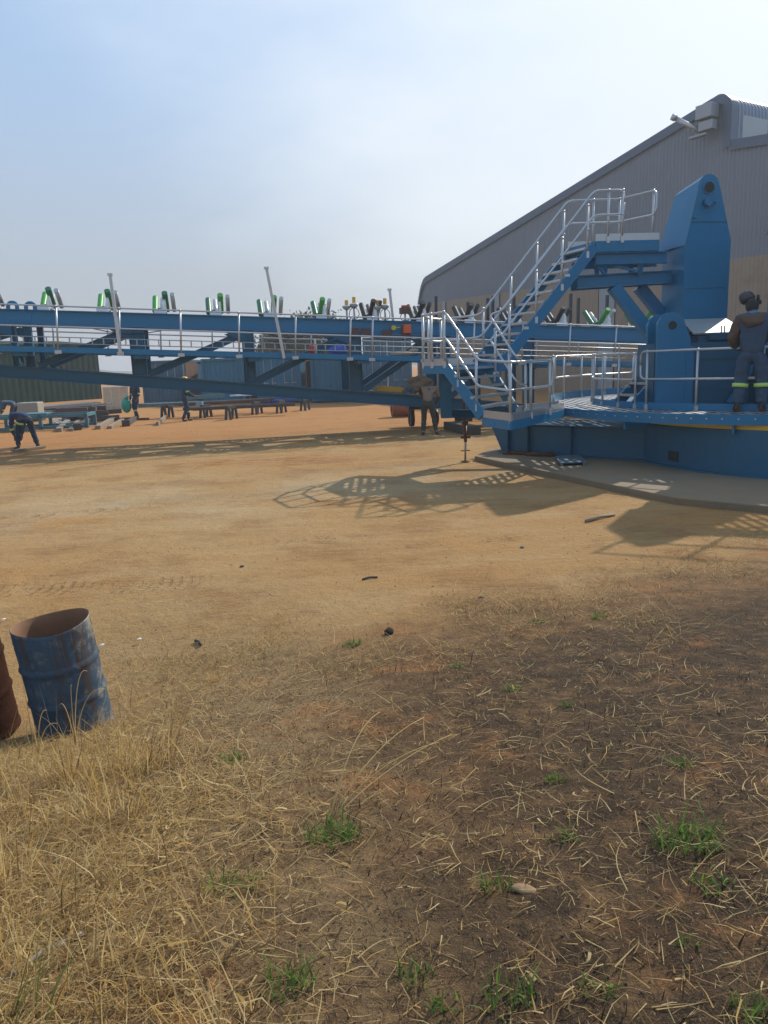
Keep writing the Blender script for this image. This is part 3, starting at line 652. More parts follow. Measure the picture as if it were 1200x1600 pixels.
# rail 3: far side
handrail([V((5.46, 15.64, UPz)), V((4.97, 16.40, UPz)), V((3.93, 16.38, UPz)), V((2.08, 15.92, ILz+.05)), V((1.3, 16.2, ILz)), V((.9, 15.4, ILz))],
         [V((5.42, 15.7, UPz)), V((4.98, 16.40, UPz)), V((4.45, 16.4, UPz)), lerp(F_t, F_b, .05), lerp(F_t, F_b, .34), lerp(F_t, F_b, .62), lerp(F_t, F_b, .92), V((1.3, 16.2, ILz)), V((1.0, 15.62, ILz))], loop1=False, h=.92)
# upper platform carried by frames and braces off the mast
uf = MB()
uf.ibeam((4.3, 15.62, UPz-.32), (5.72, 15.72, UPz-.32), .16, .22); uf.ibeam((4.0, 16.3, UPz-.32), (5.72, 16.3, UPz-.32), .16, .22)
uf.ibeam((3.98, 15.72, 3.52), (5.90, 15.9, 3.58), .16, .24); uf.ibeam((3.98, 16.3, 3.52), (5.90, 16.3, 3.58), .16, .24)
for x in (4.5, 5.2): uf.beam((x, 15.66, UPz-.42), (x, 15.76, 3.64), .09, .09); uf.beam((x, 16.3, UPz-.42), (x, 16.3, 3.64), .09, .09)
uf.beam((4.3, 15.63, 3.84), (4.5, 15.68, 3.66), .05, .05); uf.beam((4.55, 15.68, 3.84), (5.15, 15.7, 3.68), .05, .05)
mbuild(uf, 'platform_frame', BLUE)
for p, q_ in (((4.70, 15.80, 3.42), (5.95, 15.95, 1.95)), ((5.38, 16.3, 3.44), (6.4, 16.35, 2.25))):
    bc = MB(); p, q_ = V(p), V(q_); bc.beam(p, q_, .20, .22, up=(0, 0, 1)); mbuild(bc, 'platform_brace', BLUE)
UP2 = [(6.95, 13.25), (9.6, 12.2), (12.6, 17.4), (9.6, 18.7)]  # platform out of view, inferred from its shadow, extended to shade the slab
fpl = MB(); fpl.add([(7.6, 14.5, UPz+.012), (9.9, 13.6, UPz+.012), (11.9, 17.2, UPz+.012), (9.5, 18.2, UPz+.012)], [(0, 1, 2, 3)]); mbuild(fpl, 'shade_plate', BLUE)  # solid sheet added out of view so the grating shadow has solid patches
landing(UP2, UPz, [0, 1, 2, 3], .22)
handrail([V((6.95, 13.25, UPz)), V((9.6, 12.2, UPz)), V((12.6, 17.4, UPz))], [V((6.95, 13.25, UPz)), V((7.8, 12.9, UPz)), V((8.7, 12.55, UPz)), V((9.6, 12.2, UPz)), V((12.6, 17.4, UPz))])
for p in ((7.4, 13.4), (9.3, 12.7), (10.9, 15.6), (9.0, 16.9)):
    c = MB(); c.ibeam((*p, DZ), (*p, UPz-.12), .2, .2); mbuild(c, 'platform_column', BLUE)
# mast
MX, MY, MW, MD, YAW = 6.43, 15.50, .92, .95, R(5)
ax = V((math.cos(YAW), math.sin(YAW), 0)); ay = V((-math.sin(YAW), math.cos(YAW), 0))
def mp_(u, d, z): return V((MX, MY, 0))+ax*u+ay*d+V((0, 0, z))
zs = 4.11
ms = MB(); hw = MW/2
lo = [mp_(-hw, 0, 2.70), mp_(hw, 0, 2.70), mp_(hw, MD, 2.70), mp_(-hw, MD, 2.70)]
hi = [mp_(-hw, 0, zs), mp_(hw, 0, zs+.07), mp_(hw, MD, zs+.07), mp_(-hw, MD, zs)]
front = [(-hw, zs), (hw, zs+.07), (.20, 5.14)]+[(-.03+.21*math.cos(a_), 5.17+.23*math.sin(a_)) for a_ in [R(x) for x in (12, 35, 60, 90, 120, 148)]]
fv = [mp_(u, 0, z) for u, z in front]; bv_ = [mp_(u-(.10 if u < 0 else 0), MD*(1 if z < 5 else .86), z-(0 if z < 5 else .13)) for u, z in front]; nf = len(front)
ms.add(lo+hi, [(0, 1, 5, 4), (1, 2, 6, 5), (2, 3, 7, 6), (3, 0, 4, 7), (0, 3, 2, 1)])
ms.add(fv+bv_, [tuple(range(nf)), tuple(range(nf, 2*nf))[::-1]]+[(i, nf+i, nf+(i+1) % nf, (i+1) % nf) for i in range(1, nf)])
MAST = mbuild(ms, 'mast', BLUE)
pv = MB(); pv.tube([mp_(-.03, -.004, 5.15), mp_(-.03, -.02, 5.15)], .10, 24); mbuild(pv, 'pivot_hole', BLACK, MAST)
pv = MB()
for r_ in (.11,):
    pts = [mp_(-.03+r_*math.cos(a_), -.012, 5.15+r_*math.sin(a_)) for a_ in [2*math.pi*i/24 for i in range(25)]]; pv.tube(pts, .012, 6)
mbuild(pv, 'pivot_collar', BLUE, MAST)
sd_ = MB(); sd_.beam(mp_(-hw+.12, -.004, 4.53), mp_(hw-.10, -.004, 4.53), .010, .016); mbuild(sd_, 'weld_seam', BLUE_D, MAST); sd_ = MB(); sd_.beam(mp_(-hw+.02, -.004, 3.30), mp_(hw-.02, -.004, 3.30), .006, .010); mbuild(sd_, 'weld_seam', BLUE_D, MAST)
lu = MB(); lu.tube([mp_(-.06, -.02, 4.88), mp_(-.06, -.12, 4.88)], .08, 14); lu.box(mp_(.02, -.05, 4.90), (.18, .1, .05)); mbuild(lu, 'lug', BLUE, MAST)
rbv = MB(); rbv.box(mp_(-.30, -.02, 4.62), (.06, .04, .03)); mbuild(rbv, 'bolt_heads', BLUE, MAST)
shade_mast = copy_tree(MAST, mac); shade_mast.location = (1.25, -1.95, 0)  # twin mast out of view, added to cast shade on the slab
# sloping cheek plate below the mast and the rotating body
sk = MB()
f0 = [mp_(-hw+.0, -.02, 2.71), mp_(hw-.05, -.02, 2.71), mp_(hw-.02, -.80, 2.42), mp_(-hw-.16, -.80, 2.42)]
sk.plate(f0, .03, (f0[1]-f0[0]).cross(f0[2]-f0[1])); mbuild(sk, 'apron_plate', mat('glare coloured plate', (.50, .51, .49), .42, .4, var=.08, scale=5, dirt=(.5, .48, .42), dscale=3))  # pale base colour stands in for sun glare on the sloping plate
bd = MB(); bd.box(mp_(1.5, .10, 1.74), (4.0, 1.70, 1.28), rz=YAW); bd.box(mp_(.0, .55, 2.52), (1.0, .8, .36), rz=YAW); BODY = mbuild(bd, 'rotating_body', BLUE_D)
dbx = MB(); dbx.box(mp_(.35, -.81, 2.36), (1.35, .12, .12), rz=YAW); mbuild(dbx, 'sill_beam', BLUE_D, BODY)
shade_block = MB(); shade_block.box((8.75, 13.7, 1.9), (2.7, 1.6, 1.6), rz=YAW); mbuild(shade_block, 'rotating_body', BLUE_D)  # unseen block added beside the body to shade the slab front
for u in (-.05, .62):
    sh = MB(); sh.tube([mp_(u-.03, -.80, 2.42), mp_(u-.03, -.80, 2.55), mp_(u+.03, -.80, 2.55), mp_(u+.03, -.80, 2.42)], .012, 6); mbuild(sh, 'shackle', DARKST, BODY)
for u, q_ in ((.30, .95), (1.9, 2.4)):
    db = MB(); db.beam(mp_(u-.35, -1.10, 1.14), mp_(u+.45, -1.10, 2.28), .05, .09, up=(0, -1, 0)); mbuild(db, 'diagonal_stay', BLUE, BODY)
# twin lug plates with hole left of the apron
for cy_, th_ in ((14.42, .10), (14.95, .10)):
    lp = MB(); c = V((5.36, cy_, 2.56)); rr = .255
    pts = [V((c.x-.24, c.y, 1.12)), V((c.x-.24, c.y, 2.2))]+[V((c.x+rr*math.cos(a_), c.y, c.z+rr*math.sin(a_))) for a_ in [R(x) for x in range(190, 4, -18)]]+[V((c.x+.36, c.y, 2.34)), V((c.x+.40, c.y, 1.12))]
    lp.plate(pts, th_, (0, 1, 0)); LP = mbuild(lp, 'lug_plate', BLUE)
    hl = MB(); hl.tube([V((c.x+.02, c.y-.051, c.z+.02)), V((c.x+.02, c.y-.06, c.z+.02))], .075, 18); mbuild(hl, 'pin_hole', BLACK, LP)
lp = MB(); lp.box((6.0, 14.96, 1.69), (1.78, .92, 1.14)); mbuild(lp, 'rotating_body', BLUE_D)
lp = MB(); lp.tube([V((5.38, 14.48, 2.58)), V((5.38, 14.9, 2.58))], .13, 16); mbuild(lp, 'pin', BLUE_D)
for zz in (1.42, 1.98):
    lp = MB(); lp.box((6.2, 14.49, zz), (1.3, .02, .05)); mbuild(lp, 'stiffener', BLUE_D)
# small stair behind the left rail, up to the rotating body
q1, q2, q3, q4 = V((4.85, 14.75, DZ+.05)), V((5.75, 15.0, 2.0)), V((4.7, 15.35, DZ+.05)), V((5.6, 15.6, 2.0))
stair(q1, q2, q3, q4, 4)
sh = MB(); sh.plate([q2+V((-.15, 0, .35)), q4+V((-.15, 0, .35)), q4+V((.5, .1, .55)), q2+V((.5, .1, .55))], .02, (0, 0, 1)); mbuild(sh, 'step_plate', GALV)
for x, y in ((5.72, 14.44),):
    cb = MB(); cb.ibeam((x, y, 1.1), (x, y, 2.2), .14, .16); mbuild(cb, 'body_column', BLUE)

# concrete slab
sb = MB(); sb.prism([(1.95, 16.1), (2.9, 13.6), (4.1, 10.6), (5.2, 9.6), (14, 8.3), (15, 19), (6, 20.5), (2.4, 17.2)], -.12, .095); tag(sb.build('concrete_slab', CONC, bevel=.015), 'dusty concrete slab under the blue machine', None, kind='structure')
# adjustable prop
pp = on_z(727, 722, 0); jk = thing('jack_prop', (pp.x, pp.y, 0), 'thin rusty adjustable steel prop standing under the landing', 'prop', R(10))
m_ = MB(); m_.tube([(0, 0, .02), (.02, 0, .75)], .022, 8); m_.build('inner_tube', GALVD, jk)
m_ = MB(); m_.tube([(.012, 0, .42), (-.02, 0, 1.25)], .034, 8); m_.build('outer_tube', RUST, jk)
m_ = MB(); m_.box((.012, 0, .52), (.20, .05, .05)); m_.build('handle', RUST, jk); m_ = MB(); m_.box((.0, 0, .82), (.12, .08, .08)); m_.build('collar', RUST, jk)
m_ = MB(); m_.box((0, 0, .022), (.16, .16, .012)); m_.box((.006, 0, .24), (.2, .02, .02)); m_.build('base_plate', RUST, jk)
# things lying on the slab
a = on_z(785, 708, .12); c = on_z(868, 711, .12)
m_ = MB(); m_.tube([a, lerp(a, c, .4)+V((0, 0, .02)), c], .035, 8); m_.tube([lerp(a, c, .45)+V((0, -.1, 0)), lerp(a, c, .6)+V((0, -.16, .02)), lerp(a, c, .9)+V((0, -.12, .0))], .045, 8); 
for k in range(5): m_.box(lerp(a, c, .1+.2*k)+V((0, 0, .02)), (.05, .12, .10), rz=k)
tag(m_.build('chain_hoist', RUST), 'rusty lifting chain lying along the foot of the blue leg', 'chain')
pts = [on_z(x, y, .15) for x, y in ((868, 713), (905, 711), (917, 722), (874, 724))]
m_ = MB(); m_.plate(pts, .02, (0, 0, 1)); m_.beam(pts[0]+V((.05, 0, -.03)), pts[3]+V((0.05, 0, -.03)), .04, .05); m_.beam(pts[1]+V((-.05, 0, -.03)), pts[2]+V((-.05, 0, -.03)), .04, .05)
tag(m_.build('steel_plate', mat('blue grey sheet', (.10, .16, .20), .5, .2)), 'flat blue grey steel plate lying on the slab beside the leg', 'plate')

# ------------------------------------------------------------------ containers and the green shed
def corr_wall(mb, p, q_, z0, z1, pitch=.28, dep=.036):
    p, q_ = V(p), V(q_); d = (q_-p); L_ = d.length; d.normalize(); nrm = V((d.y, -d.x, 0)); us = []; u = 0
    while u < L_:
        for a_, o in ((0, 0), (.28, 0), (.5, -dep), (.78, -dep)):
            if u+a_*pitch < L_: us.append((u+a_*pitch, o))
        u += pitch
    us.append((L_, 0)); vs = []
    for u, o in us: b_ = p+d*u+nrm*o; vs += [b_+V((0, 0, z0)), b_+V((0, 0, z1))]
    mb.add(vs, [(2*i, 2*i+2, 2*i+3, 2*i+1) for i in range(len(us)-1)])
def container(px0, px1, ybase, colr, label, rz, doors=True, ajar=0, wid=2.44, ht=2.59, dep=6.0, rust=True):
    a = on_z(px0, ybase, 0); T = thing('shipping_container', (a.x, a.y, 0), label, 'container', rz, 'shipping containers behind the boom')
    m = mat('container paint %s' % (colr,), colr, .65, spec=.25, var=.2, scale=1.2, dirt=(.14, .10, .08), dscale=1.0, dlo=.62, dhi=.8); zb = .18
    f = MB()
    for x in (0, wid):
        for y in (0, dep): f.box((x, y, ht/2+.05), (.15, .15, ht))
    for y in (-.01, dep): f.box((wid/2, y, zb), (wid, .14, .16)); f.box((wid/2, y, ht), (wid, .14, .12))
    for x in (0, wid): f.box((x, dep/2, zb), (.12, dep, .16)); f.box((x, dep/2, ht), (.12, dep, .12))
    f.build('frame', m, T)
    wl = MB(); corr_wall(wl, (0.03, dep-.05, 0), (0.03, .05, 0), zb, ht); corr_wall(wl, (wid-.03, .05, 0), (wid-.03, dep-.05, 0), zb, ht); wl.build('side_wall', m, T)
    rf = MB(); rf.box((wid/2, dep/2, ht+.03), (wid-.1, dep-.1, .03)); rf.build('roof', m, T)
    fl_ = MB(); fl_.box((wid/2, dep/2, zb+.09), (wid-.1, dep-.1, .03)); fl_.build('floor', WOODD, T)
    if doors:
        for k in (0, 1):
            d_ = MB(); x0 = .08 if k == 0 else wid/2+.01; x1 = wid/2-.01 if k == 0 else wid-.08
            d_.box(((x0+x1)/2, 0, ht/2+.1), (x1-x0, .05, ht-.36))
            for zz in (.75, 1.35, 1.95): d_.box(((x0+x1)/2, -.035, zz), ((x1-x0)*.86, .03, .40))
            D = d_.build('door', m, T)
            for xx in (.3, .7):
                b_ = MB(); xv = x0+(x1-x0)*xx; b_.tube([(xv, -.075, .25), (xv, -.075, ht-.08)], .02, 6); b_.box((xv+.1, -.085, 1.15), (.28, .03, .04)); b_.build('locking_bar', GALVD, D)
    else:
        e = MB(); corr_wall(e, (.06, 0.02, 0), (wid-.06, 0.02, 0), zb, ht); e.build('end_wall', m, T)
    if rust:
        e = MB(); e.box((wid+.62, -.12, ht/2), (.05, 1.2, ht-.2), rz=-.25); e.build('open_door', mat('rust stained door', (.16, .075, .04), .75, var=.35, dirt=(.05, .03, .03), dscale=2), T)
    return T
container(228, 305, 634, (.045, .115, .175), 'dull navy blue shipping container with closed doors right of the dark green shed', R(-6))
container(321, 390, 632, (.035, .165, .26), 'plain light blue container with a ribbed end, left of the middle boom column', R(-5), doors=False)
container(405, 471, 631, (.030, .145, .235), 'blue container with locking bars on its doors, right of the middle boom column', R(-4))
container(490, 560, 630, (.030, .135, .215), 'rightmost full blue container with ribbed end behind the boom', R(-3), doors=False)
container(572, 652, 629, (.06, .15, .22), 'pale blue container half hidden behind the stacked sacks on the boom', R(-2), rust=False, ht=3.35)
g0, g1 = on_z(-130, 643, 0), on_z(160, 623, 0); g0.z = g1.z = 0
gs = thing('shed', g0, 'long dark green corrugated shed beyond the boom', 'shed')
GREENW = mat('dark green cladding', (.008, .034, .018), .75, spec=.12, var=.2, scale=1, dirt=(.03, .045, .03), dscale=.8)
wl = MB(); corr_wall(wl, V((0, 0, 0)), g1-g0, 0, 4.25, .5, .06); wl.build('front_wall', GREENW, gs)
nrm = V((-(g1-g0).y, (g1-g0).x, 0)).normalized(); wl = MB(); corr_wall(wl, g1-g0, g1-g0+nrm*5, 0, 4.25, .5, .06); wl.build('side_wall', GREENW, gs)
rf = MB(); rf.plate([V((0, 0, 4.25))-nrm*.2, g1-g0+V((0, 0, 4.25))-nrm*.2, g1-g0+V((0, 0, 4.7))+nrm*5, V((0, 0, 4.7))+nrm*5], .06, (0, 0, 1)); rf.build('roof', GREENW, gs)
a, c = on_z(163, 640, 0), on_z(203, 638, 0)
bt = thing('board_stack', (a.x, a.y, 0), 'upright cream boards standing beside the green shed corner', 'boards', math.atan2((c-a).y, (c-a).x))
m_ = MB(); wdt = (c-a).length
for k in range(3): m_.box((wdt*(.17+.33*k), .03*k, .62), (wdt*.32, .10, 1.22))
m_.build('board', CREAM, bt); m_ = MB(); m_.box((wdt/2, 0, 1.25), (wdt, .16, .05)); m_.build('top_rail', WHITEP, bt)

# distant tree
def tree(px, Y, H_, W_, label, seed, n=5200):
    rr = np.random.default_rng(seed); p = on_y(px, 590, Y); T = thing('bushy_tree', (p.x, p.y, 0), label, 'tree', 0, 'trees beyond the containers')
    tk = MB(); tk.tube([(0, 0, 0), (.05, 0, H_*.3), (-.05, .1, H_*.6), (0, 0, H_*.9)], .2, 8, rs=[.22, .17, .11, .03])
    for k in range(6):
        a_ = k*1.05; tk.tube([(0, 0, H_*(.25+.06*k)), (W_*.2*math.cos(a_), W_*.2*math.sin(a_), H_*(.45+.06*k)), (W_*.38*math.cos(a_), W_*.38*math.sin(a_), H_*(.55+.06*k))], .06, 6, rs=[.09, .06, .02])
    tk.build('trunk', WOODD, T)
    cl_ = rr.uniform(-1, 1, (26, 3)); cl_ /= np.maximum(1, np.linalg.norm(cl_, axis=1))[:, None]; cl_ = cl_*[W_*.42, W_*.42, H_*.30]+[0, 0, H_*.64]
    c_ = cl_[rr.integers(0, 26, n)]+rr.normal(0, 1, (n, 3))*[W_*.085, W_*.085, H_*.075]
    d1 = rr.normal(0, 1, (n, 3)); d1 /= np.linalg.norm(d1, axis=1)[:, None]; d2 = np.cross(d1, rr.normal(0, 1, (n, 3))); d2 /= np.linalg.norm(d2, axis=1)[:, None]
    L_ = rr.uniform(.10, .24, (n, 1)); vs = np.stack([c_-d1*L_, c_+d2*L_*.45, c_+d1*L_, c_-d2*L_*.45], 1).reshape(-1, 3)
    m_ = MB(); m_.v = [tuple(x) for x in vs]; m_.f = [(4*i, 4*i+1, 4*i+2, 4*i+3) for i in range(n)]; m_.sm = [False]*n
    m_.build('crown', mat('dry olive leaves', (.075, .080, .035), .8, var=.5, scale=1.5), T)
tree(455, 62, 5.1, 5.0, 'left of two dry olive bushy trees seen through the boom', 1)
tree(500, 60, 6.2, 5.2, 'right of two dry olive bushy trees, its twigs above the top chord', 2)

# ------------------------------------------------------------------ steel yard stock under the boom
def at0(px, py): p = on_z(px, py, 0); p.z = 0; return p
def trestle(px, py, label, rz=0, hgt=.50, ln=.9):
    p = at0(px, py); T = thing('trestle', p, label, 'trestle', rz, 'steel trestles under the steel work')
    m_ = MB(); m_.beam((-ln/2, 0, hgt), (ln/2, 0, hgt), .12, .12); m_.build('top_beam', DARKST, T)
    for x in (-ln*.4, ln*.4):
        for sgn in (-1, 1):
            m_ = MB(); m_.beam((x, sgn*.06, hgt-.06), (x, sgn*.11, 0), .09, .09); m_.build('leg', DARKST, T)
RZC = R(80)
tdesc = ['dark steel trestle left of the others beside the worker with yellow arm band', 'dark trestle under the left end of the pale blue beams', 'thick legged dark trestle under the long brown beams', 'dark trestle just right of the thick legged one', 'dark trestle under the blue painted tubes', 'last dark trestle on the right, standing empty beneath the lower chord']
for (px, py), lb in zip(((262, 653), (322, 652), (362, 655), (402, 647), (440, 645), (477, 641)), tdesc): trestle(px, py, lb, RZC)
def stock(name, p0, p1, z, n, w_, h_, m, label, cat, spread=.16, layers=1):
    a, b_ = at0(*p0), at0(*p1); d = (b_-a).normalized(); nn = V((-d.y, d.x, 0)); m_ = MB()
    for l in range(layers):
        for k in range(n):
            j = random.uniform(-.6, .6); q0 = a+nn*(k*spread)+V((0, 0, z+l*h_*1.08))+d*j; m_.beam(q0, q0+(b_-a)*random.uniform(.78, 1.05)+nn*random.uniform(-.2, .2)+V((0, 0, random.uniform(-.01, .05))), w_, h_)
    return tag(m_.build(name, m), label, cat)
PBL = mat('pale blue primed beam', (.22, .38, .42), .5, var=.15, dirt=(.2, .2, .2), dscale=3)
stock('steel_beams', (226, 654), (330, 651), .58, 2, .14, .17, PBL, 'pale blue steel beams resting on trestles left of the middle column', 'beams')
stock('steel_beams', (300, 652), (425, 645), .58, 4, .12, .13, BROWNST, 'long brown steel beams resting on trestles under the boom', 'beams', .22)
stock('steel_tubes', (302, 640), (366, 636), .62, 3, .18, .20, TEAL, 'teal painted box sections stacked behind the brown beams', 'tubes', .25)
stock('white_channels', (375, 645), (425, 642), .80, 3, .10, .06, WHITEP, 'bright white channels lying on top of the brown beams', 'channels', .2)
stock('steel_tubes', (418, 645), (462, 642), .5, 3, .13, .12, mat('ultramarine tube', (.02, .05, .28), .5), 'ultramarine blue tubes at the right end of the beams', 'tubes', .18)
stock('steel_beams', (286, 656), (470, 648), .42, 3, .11, .12, mat('dark mill steel', (.07, .05, .045), .7, var=.4), 'long dark mill steel beams across the nearest trestles', 'beams', .3)
stock('steel_angles', (240, 655), (345, 649), .62, 5, .06, .05, mat('mixed angle iron', (.16, .13, .11), .6, .3, var=.5), 'thin grey brown angle irons lying over the pale blue beams', 'angle irons', .18)
stock('steel_pipes', (110, 660), (172, 657), .12, 4, .22, .19, BROWNST, 'brown steel sections piled three layers high beside the green shed', 'pile', .24, 3)
stock('steel_pipes', (112, 661), (246, 656), .06, 2, .09, .09, RUST, 'long rusty bars lying on the sand in front of the brown pile', 'bars', .25)
stock('grating_stack', (72, 652), (165, 644), .12, 5, .30, .06, mat('dull grating', (.20, .20, .20), .7, .2, var=.3), 'grey galvanised grating panels stacked behind the brown pile', 'gratings', .32, 7)
for i, (p, q_, lb) in enumerate((((92, 675), (107, 660), 'grey sleeper timber lying leftmost before the brown pile'), ((121, 672), (141, 657), 'grey sleeper timber under the middle of the brown pile'), ((153, 671), (180, 656), 'pair of grey planks right of the brown pile'), ((197, 666), (212, 656), 'short blocky grey timber beside the worker with the green sack'), ((246, 665), (262, 652), 'thin grey plank leaning by the leftmost trestle'))):
    a, b_ = at0(*p), at0(*q_); m_ = MB(); m_.beam(a+V((0, 0, .07)), b_+V((0, 0, .09)), .20 if i != 4 else .1, .14); 
    if i in (0, 2): m_.beam(a+V((.4, .1, .05)), b_+V((.45, 0, .06)), .16, .10)
    if i in (1, 3): m_.box(a+V((0, 0, .12)), (.28, .25, .24), rz=.4)
    tag(m_.build('timber', WOODD if i % 2 else WOOD), lb, 'timber', 'timbers lying on the sand')
fr_ = thing('steel_rack', at0(-8, 676), 'teal primed rectangular steel frame lying behind the bending worker', 'frame', R(8))
A_, B_ = V((0, 0, 0)), at0(85, 664)-at0(-8, 676); Lf = B_.length
m_ = MB()
for y in (0, 1.4):
    for z in (.1, .52): m_.beam((0, y, z), (Lf, y, z), .12, .12)
for x in (0, Lf*.5, Lf):
    for y in (0, 1.4): m_.beam((x, y, .03), (x, y, .58), .12, .12)
    m_.beam((x, .06, .52), (x, 1.34, .52), .1, .12)
m_.build('frame', TEAL, fr_)
m_ = MB(); m_.box((Lf*.3, .7, .61), (Lf*.5, 1.1, .05), rz=.06); m_.build('plate', TEAL, fr_)
bx = thing('box', at0(28, 660), 'beige sheet metal box behind the bending worker', 'box', R(6)); wdt = (at0(59, 659)-at0(28, 660)).length
m_ = MB(); m_.box((wdt/2, .5, .55), (wdt, .9, .62)); m_.build('body', mat('beige sheet', (.30, .28, .23), .6, var=.1), bx, bevel=.04); m_ = MB(); m_.box((wdt/2, .5, .12), (wdt*1.02, .92, .24)); m_.build('pallet', WOODD, bx)
# small galvanised scrap near the frame
m_ = MB()
for k in range(14):
    p = at0(random.uniform(84, 112), random.uniform(658, 668)); an = random.uniform(0, 3); m_.beam(p+V((0, 0, .05+.02*(k % 5))), p+V((math.cos(an)*.7, math.sin(an)*.7, .1+.05*(k % 4))), .06, .03)
tag(m_.build('scrap_heap', GALV), 'heap of shiny galvanised offcuts between frame and brown pile', 'scrap')
a, b_ = at0(21, 707), at0(68, 701); m_ = MB(); m_.beam(a+V((0, 0, .05)), b_+V((0, 0, .05)), .22, .06); m_.beam(a+V((-.9, .2, .04)), b_+V((-.9, .25, .04)), .1, .05)
tag(m_.build('plank', WOOD), 'grey plank on the sand at the feet of the bending worker', 'plank')
# sack pile, yellow channels, goods on the boom's lower chord
def on_chord(px, off=.75): s = bpx(px, 600, off).x; return s, BO+bs*s+bw*off+V((0, 0, zlt(s)))
fl0, fl1 = bpx(570, 600, .75).x, bpx(700, 600, .75).x
m_ = MB(); m_.plate([(fl0, .12, zlt(fl0)+.02), (fl1, .12, zlt(fl1)+.02), (fl1, 1.38, zlt(fl1)+.02), (fl0, 1.38, zlt(fl0)+.02)], .03, (0, 0, 1)); m_.build('floor_sheet', WOOD, boom)
s, p = on_chord(657, .5); m_ = MB()
for k in range(7): m_.ball(p+bs*random.uniform(-.22, .22)+bw*random.uniform(-.2, .2)+V((0, 0, .22+.09*k*.5)), .2, 9, 6, (1.2, 1, .62))
tag(m_.build('sack_pile', TAN), 'pile of brown hessian sacks on the lower chord beside the man in khaki', 'sacks')
s, p = on_chord(641, .3); m_ = MB()
for k in range(9): m_.ball(p+bs*random.uniform(-.25, .4)+bw*random.uniform(-.1, .2)+V((0, 0, .08+.05*(k % 3))), .09, 7, 5)
tag(m_.build('rag_heap', mat('blue grey rags', (.10, .15, .19), .9, var=.4, scale=12)), 'heap of blue grey rags in front of the sacks', 'rags')
for (a_, b_, y, lb) in ((586, 612, 604, 'left yellow channel lying on the lower chord'), (612, 631, 606, 'right yellow channel lying on the lower chord')):
    s0, s1 = bpx(a_, y, .3).x, bpx(b_, y, .3).x; m_ = MB(); z = zlt(s0)+.06
    P0, P1 = BO+bs*s0+bw*.3+V((0, 0, z)), BO+bs*s1+bw*.3+V((0, 0, zlt(s1)+.06)); m_.beam(P0+V((0, 0, .06)), P1+V((0, 0, .06)), .02, .16); m_.beam(P0, P1, .16, .02); m_.beam(P0+V((0, 0, .13))+bw*.08, P1+V((0, 0, .13))+bw*.08, .16, .02)
    tag(m_.build('yellow_channel', YELLOW), lb, 'channel', 'yellow channels on the lower chord')
def on_walk(px, off=-.5): s = bpx(px, 548, off).x; return BO+bs*s+bw*off+V((0, 0, zd(s)))
p = on_walk(528); m_ = MB(); m_.ball(p+V((0, 0, .12)), .2, 12, 7, (1.5, .8, .65)); m_.ball(p+V((.15, 0, .2)), .1, 8, 5); m_.tube([p+V((-.15, 0, .2)), p+V((0, 0, .32)), p+V((.15, 0, .2))], .015, 6); tag(m_.build('tool_bag', BLUEPL), 'bright blue tool bag lying on the walkway', 'bag')
p = on_walk(487); m_ = MB(); m_.tube([p+V((0, 0, .0)), p+V((0, 0, .2)), p+V((0, 0, .24))], .07, 12, rs=[.08, .08, .04]); tag(m_.build('paint_tin', RED), 'small red tin standing on the walkway', 'tin')
p = on_walk(493); m_ = MB(); m_.tube([p, p+V((0, 0, .26)), p+V((0, 0, .32)), p+V((0, 0, .42))], .05, 12, rs=[.05, .05, .03, .03]); tag(m_.build('bottle', mat('white bottle', (.75, .6, .5), .4)), 'pale bottle standing beside the red tin on the walkway', 'bottle')
p = on_walk(630); m_ = MB(); m_.ball(p+V((0, 0, .08)), .15, 10, 6, (2.6, .9, .5)); m_.ball(p+V((.3, 0, .15)), .1, 8, 5, (1.5, 1, .7)); tag(m_.build('cloth_bundle', mat('pale cloth', (.42, .36, .27), .9, var=.3)), 'pale cloth bundle lying on the walkway near its right end', 'cloth')
# under the boom's right end
pr = at0(642, 655); rl = thing('roller_drum', pr, 'orange brown rusty drum lying on its side behind the man in khaki', 'drum', R(10))
m_ = MB(); m_.tube([(-.42, 1.5, .33), (.42, 1.5, .33)], .32, 20); m_.build('shell', mat('orange rust', (.30, .10, .04), .8, var=.3), rl); m_ = MB(); m_.tube([(-.45, 1.5, .33), (.45, 1.5, .33)], .1, 10); m_.build('axle', DARKST, rl)
wt = at0(668, 668); tr = thing('hand_trolley', wt, 'dark steel trolley standing behind the man in khaki', 'trolley', R(10))
m_ = MB(); m_.box((0, .8, .62), (.95, .6, .12)); m_.beam((-.45, .6, .6), (-.45, .6, .12), .06, .06); m_.build('bed', DARKST, tr)
for x in (-.4, .4):
    m_ = MB(); m_.tube([(x-.06, .55, .28), (x+.06, .55, .28)], .27, 18); m_.build('wheel', BLACK, tr)
a, b_ = at0(703, 671), at0(741, 680); m_ = MB(); m_.beam(a+V((0, 0, .13)), b_+V((0, 0, .13)), .4, .24); m_.beam(a+V((.2, .5, .30)), a+V((.75, .45, .30)), .25, .2); tag(m_.build('timber', WOODD), 'dark heavy sleeper on the ground right of the man in khaki', 'timber')

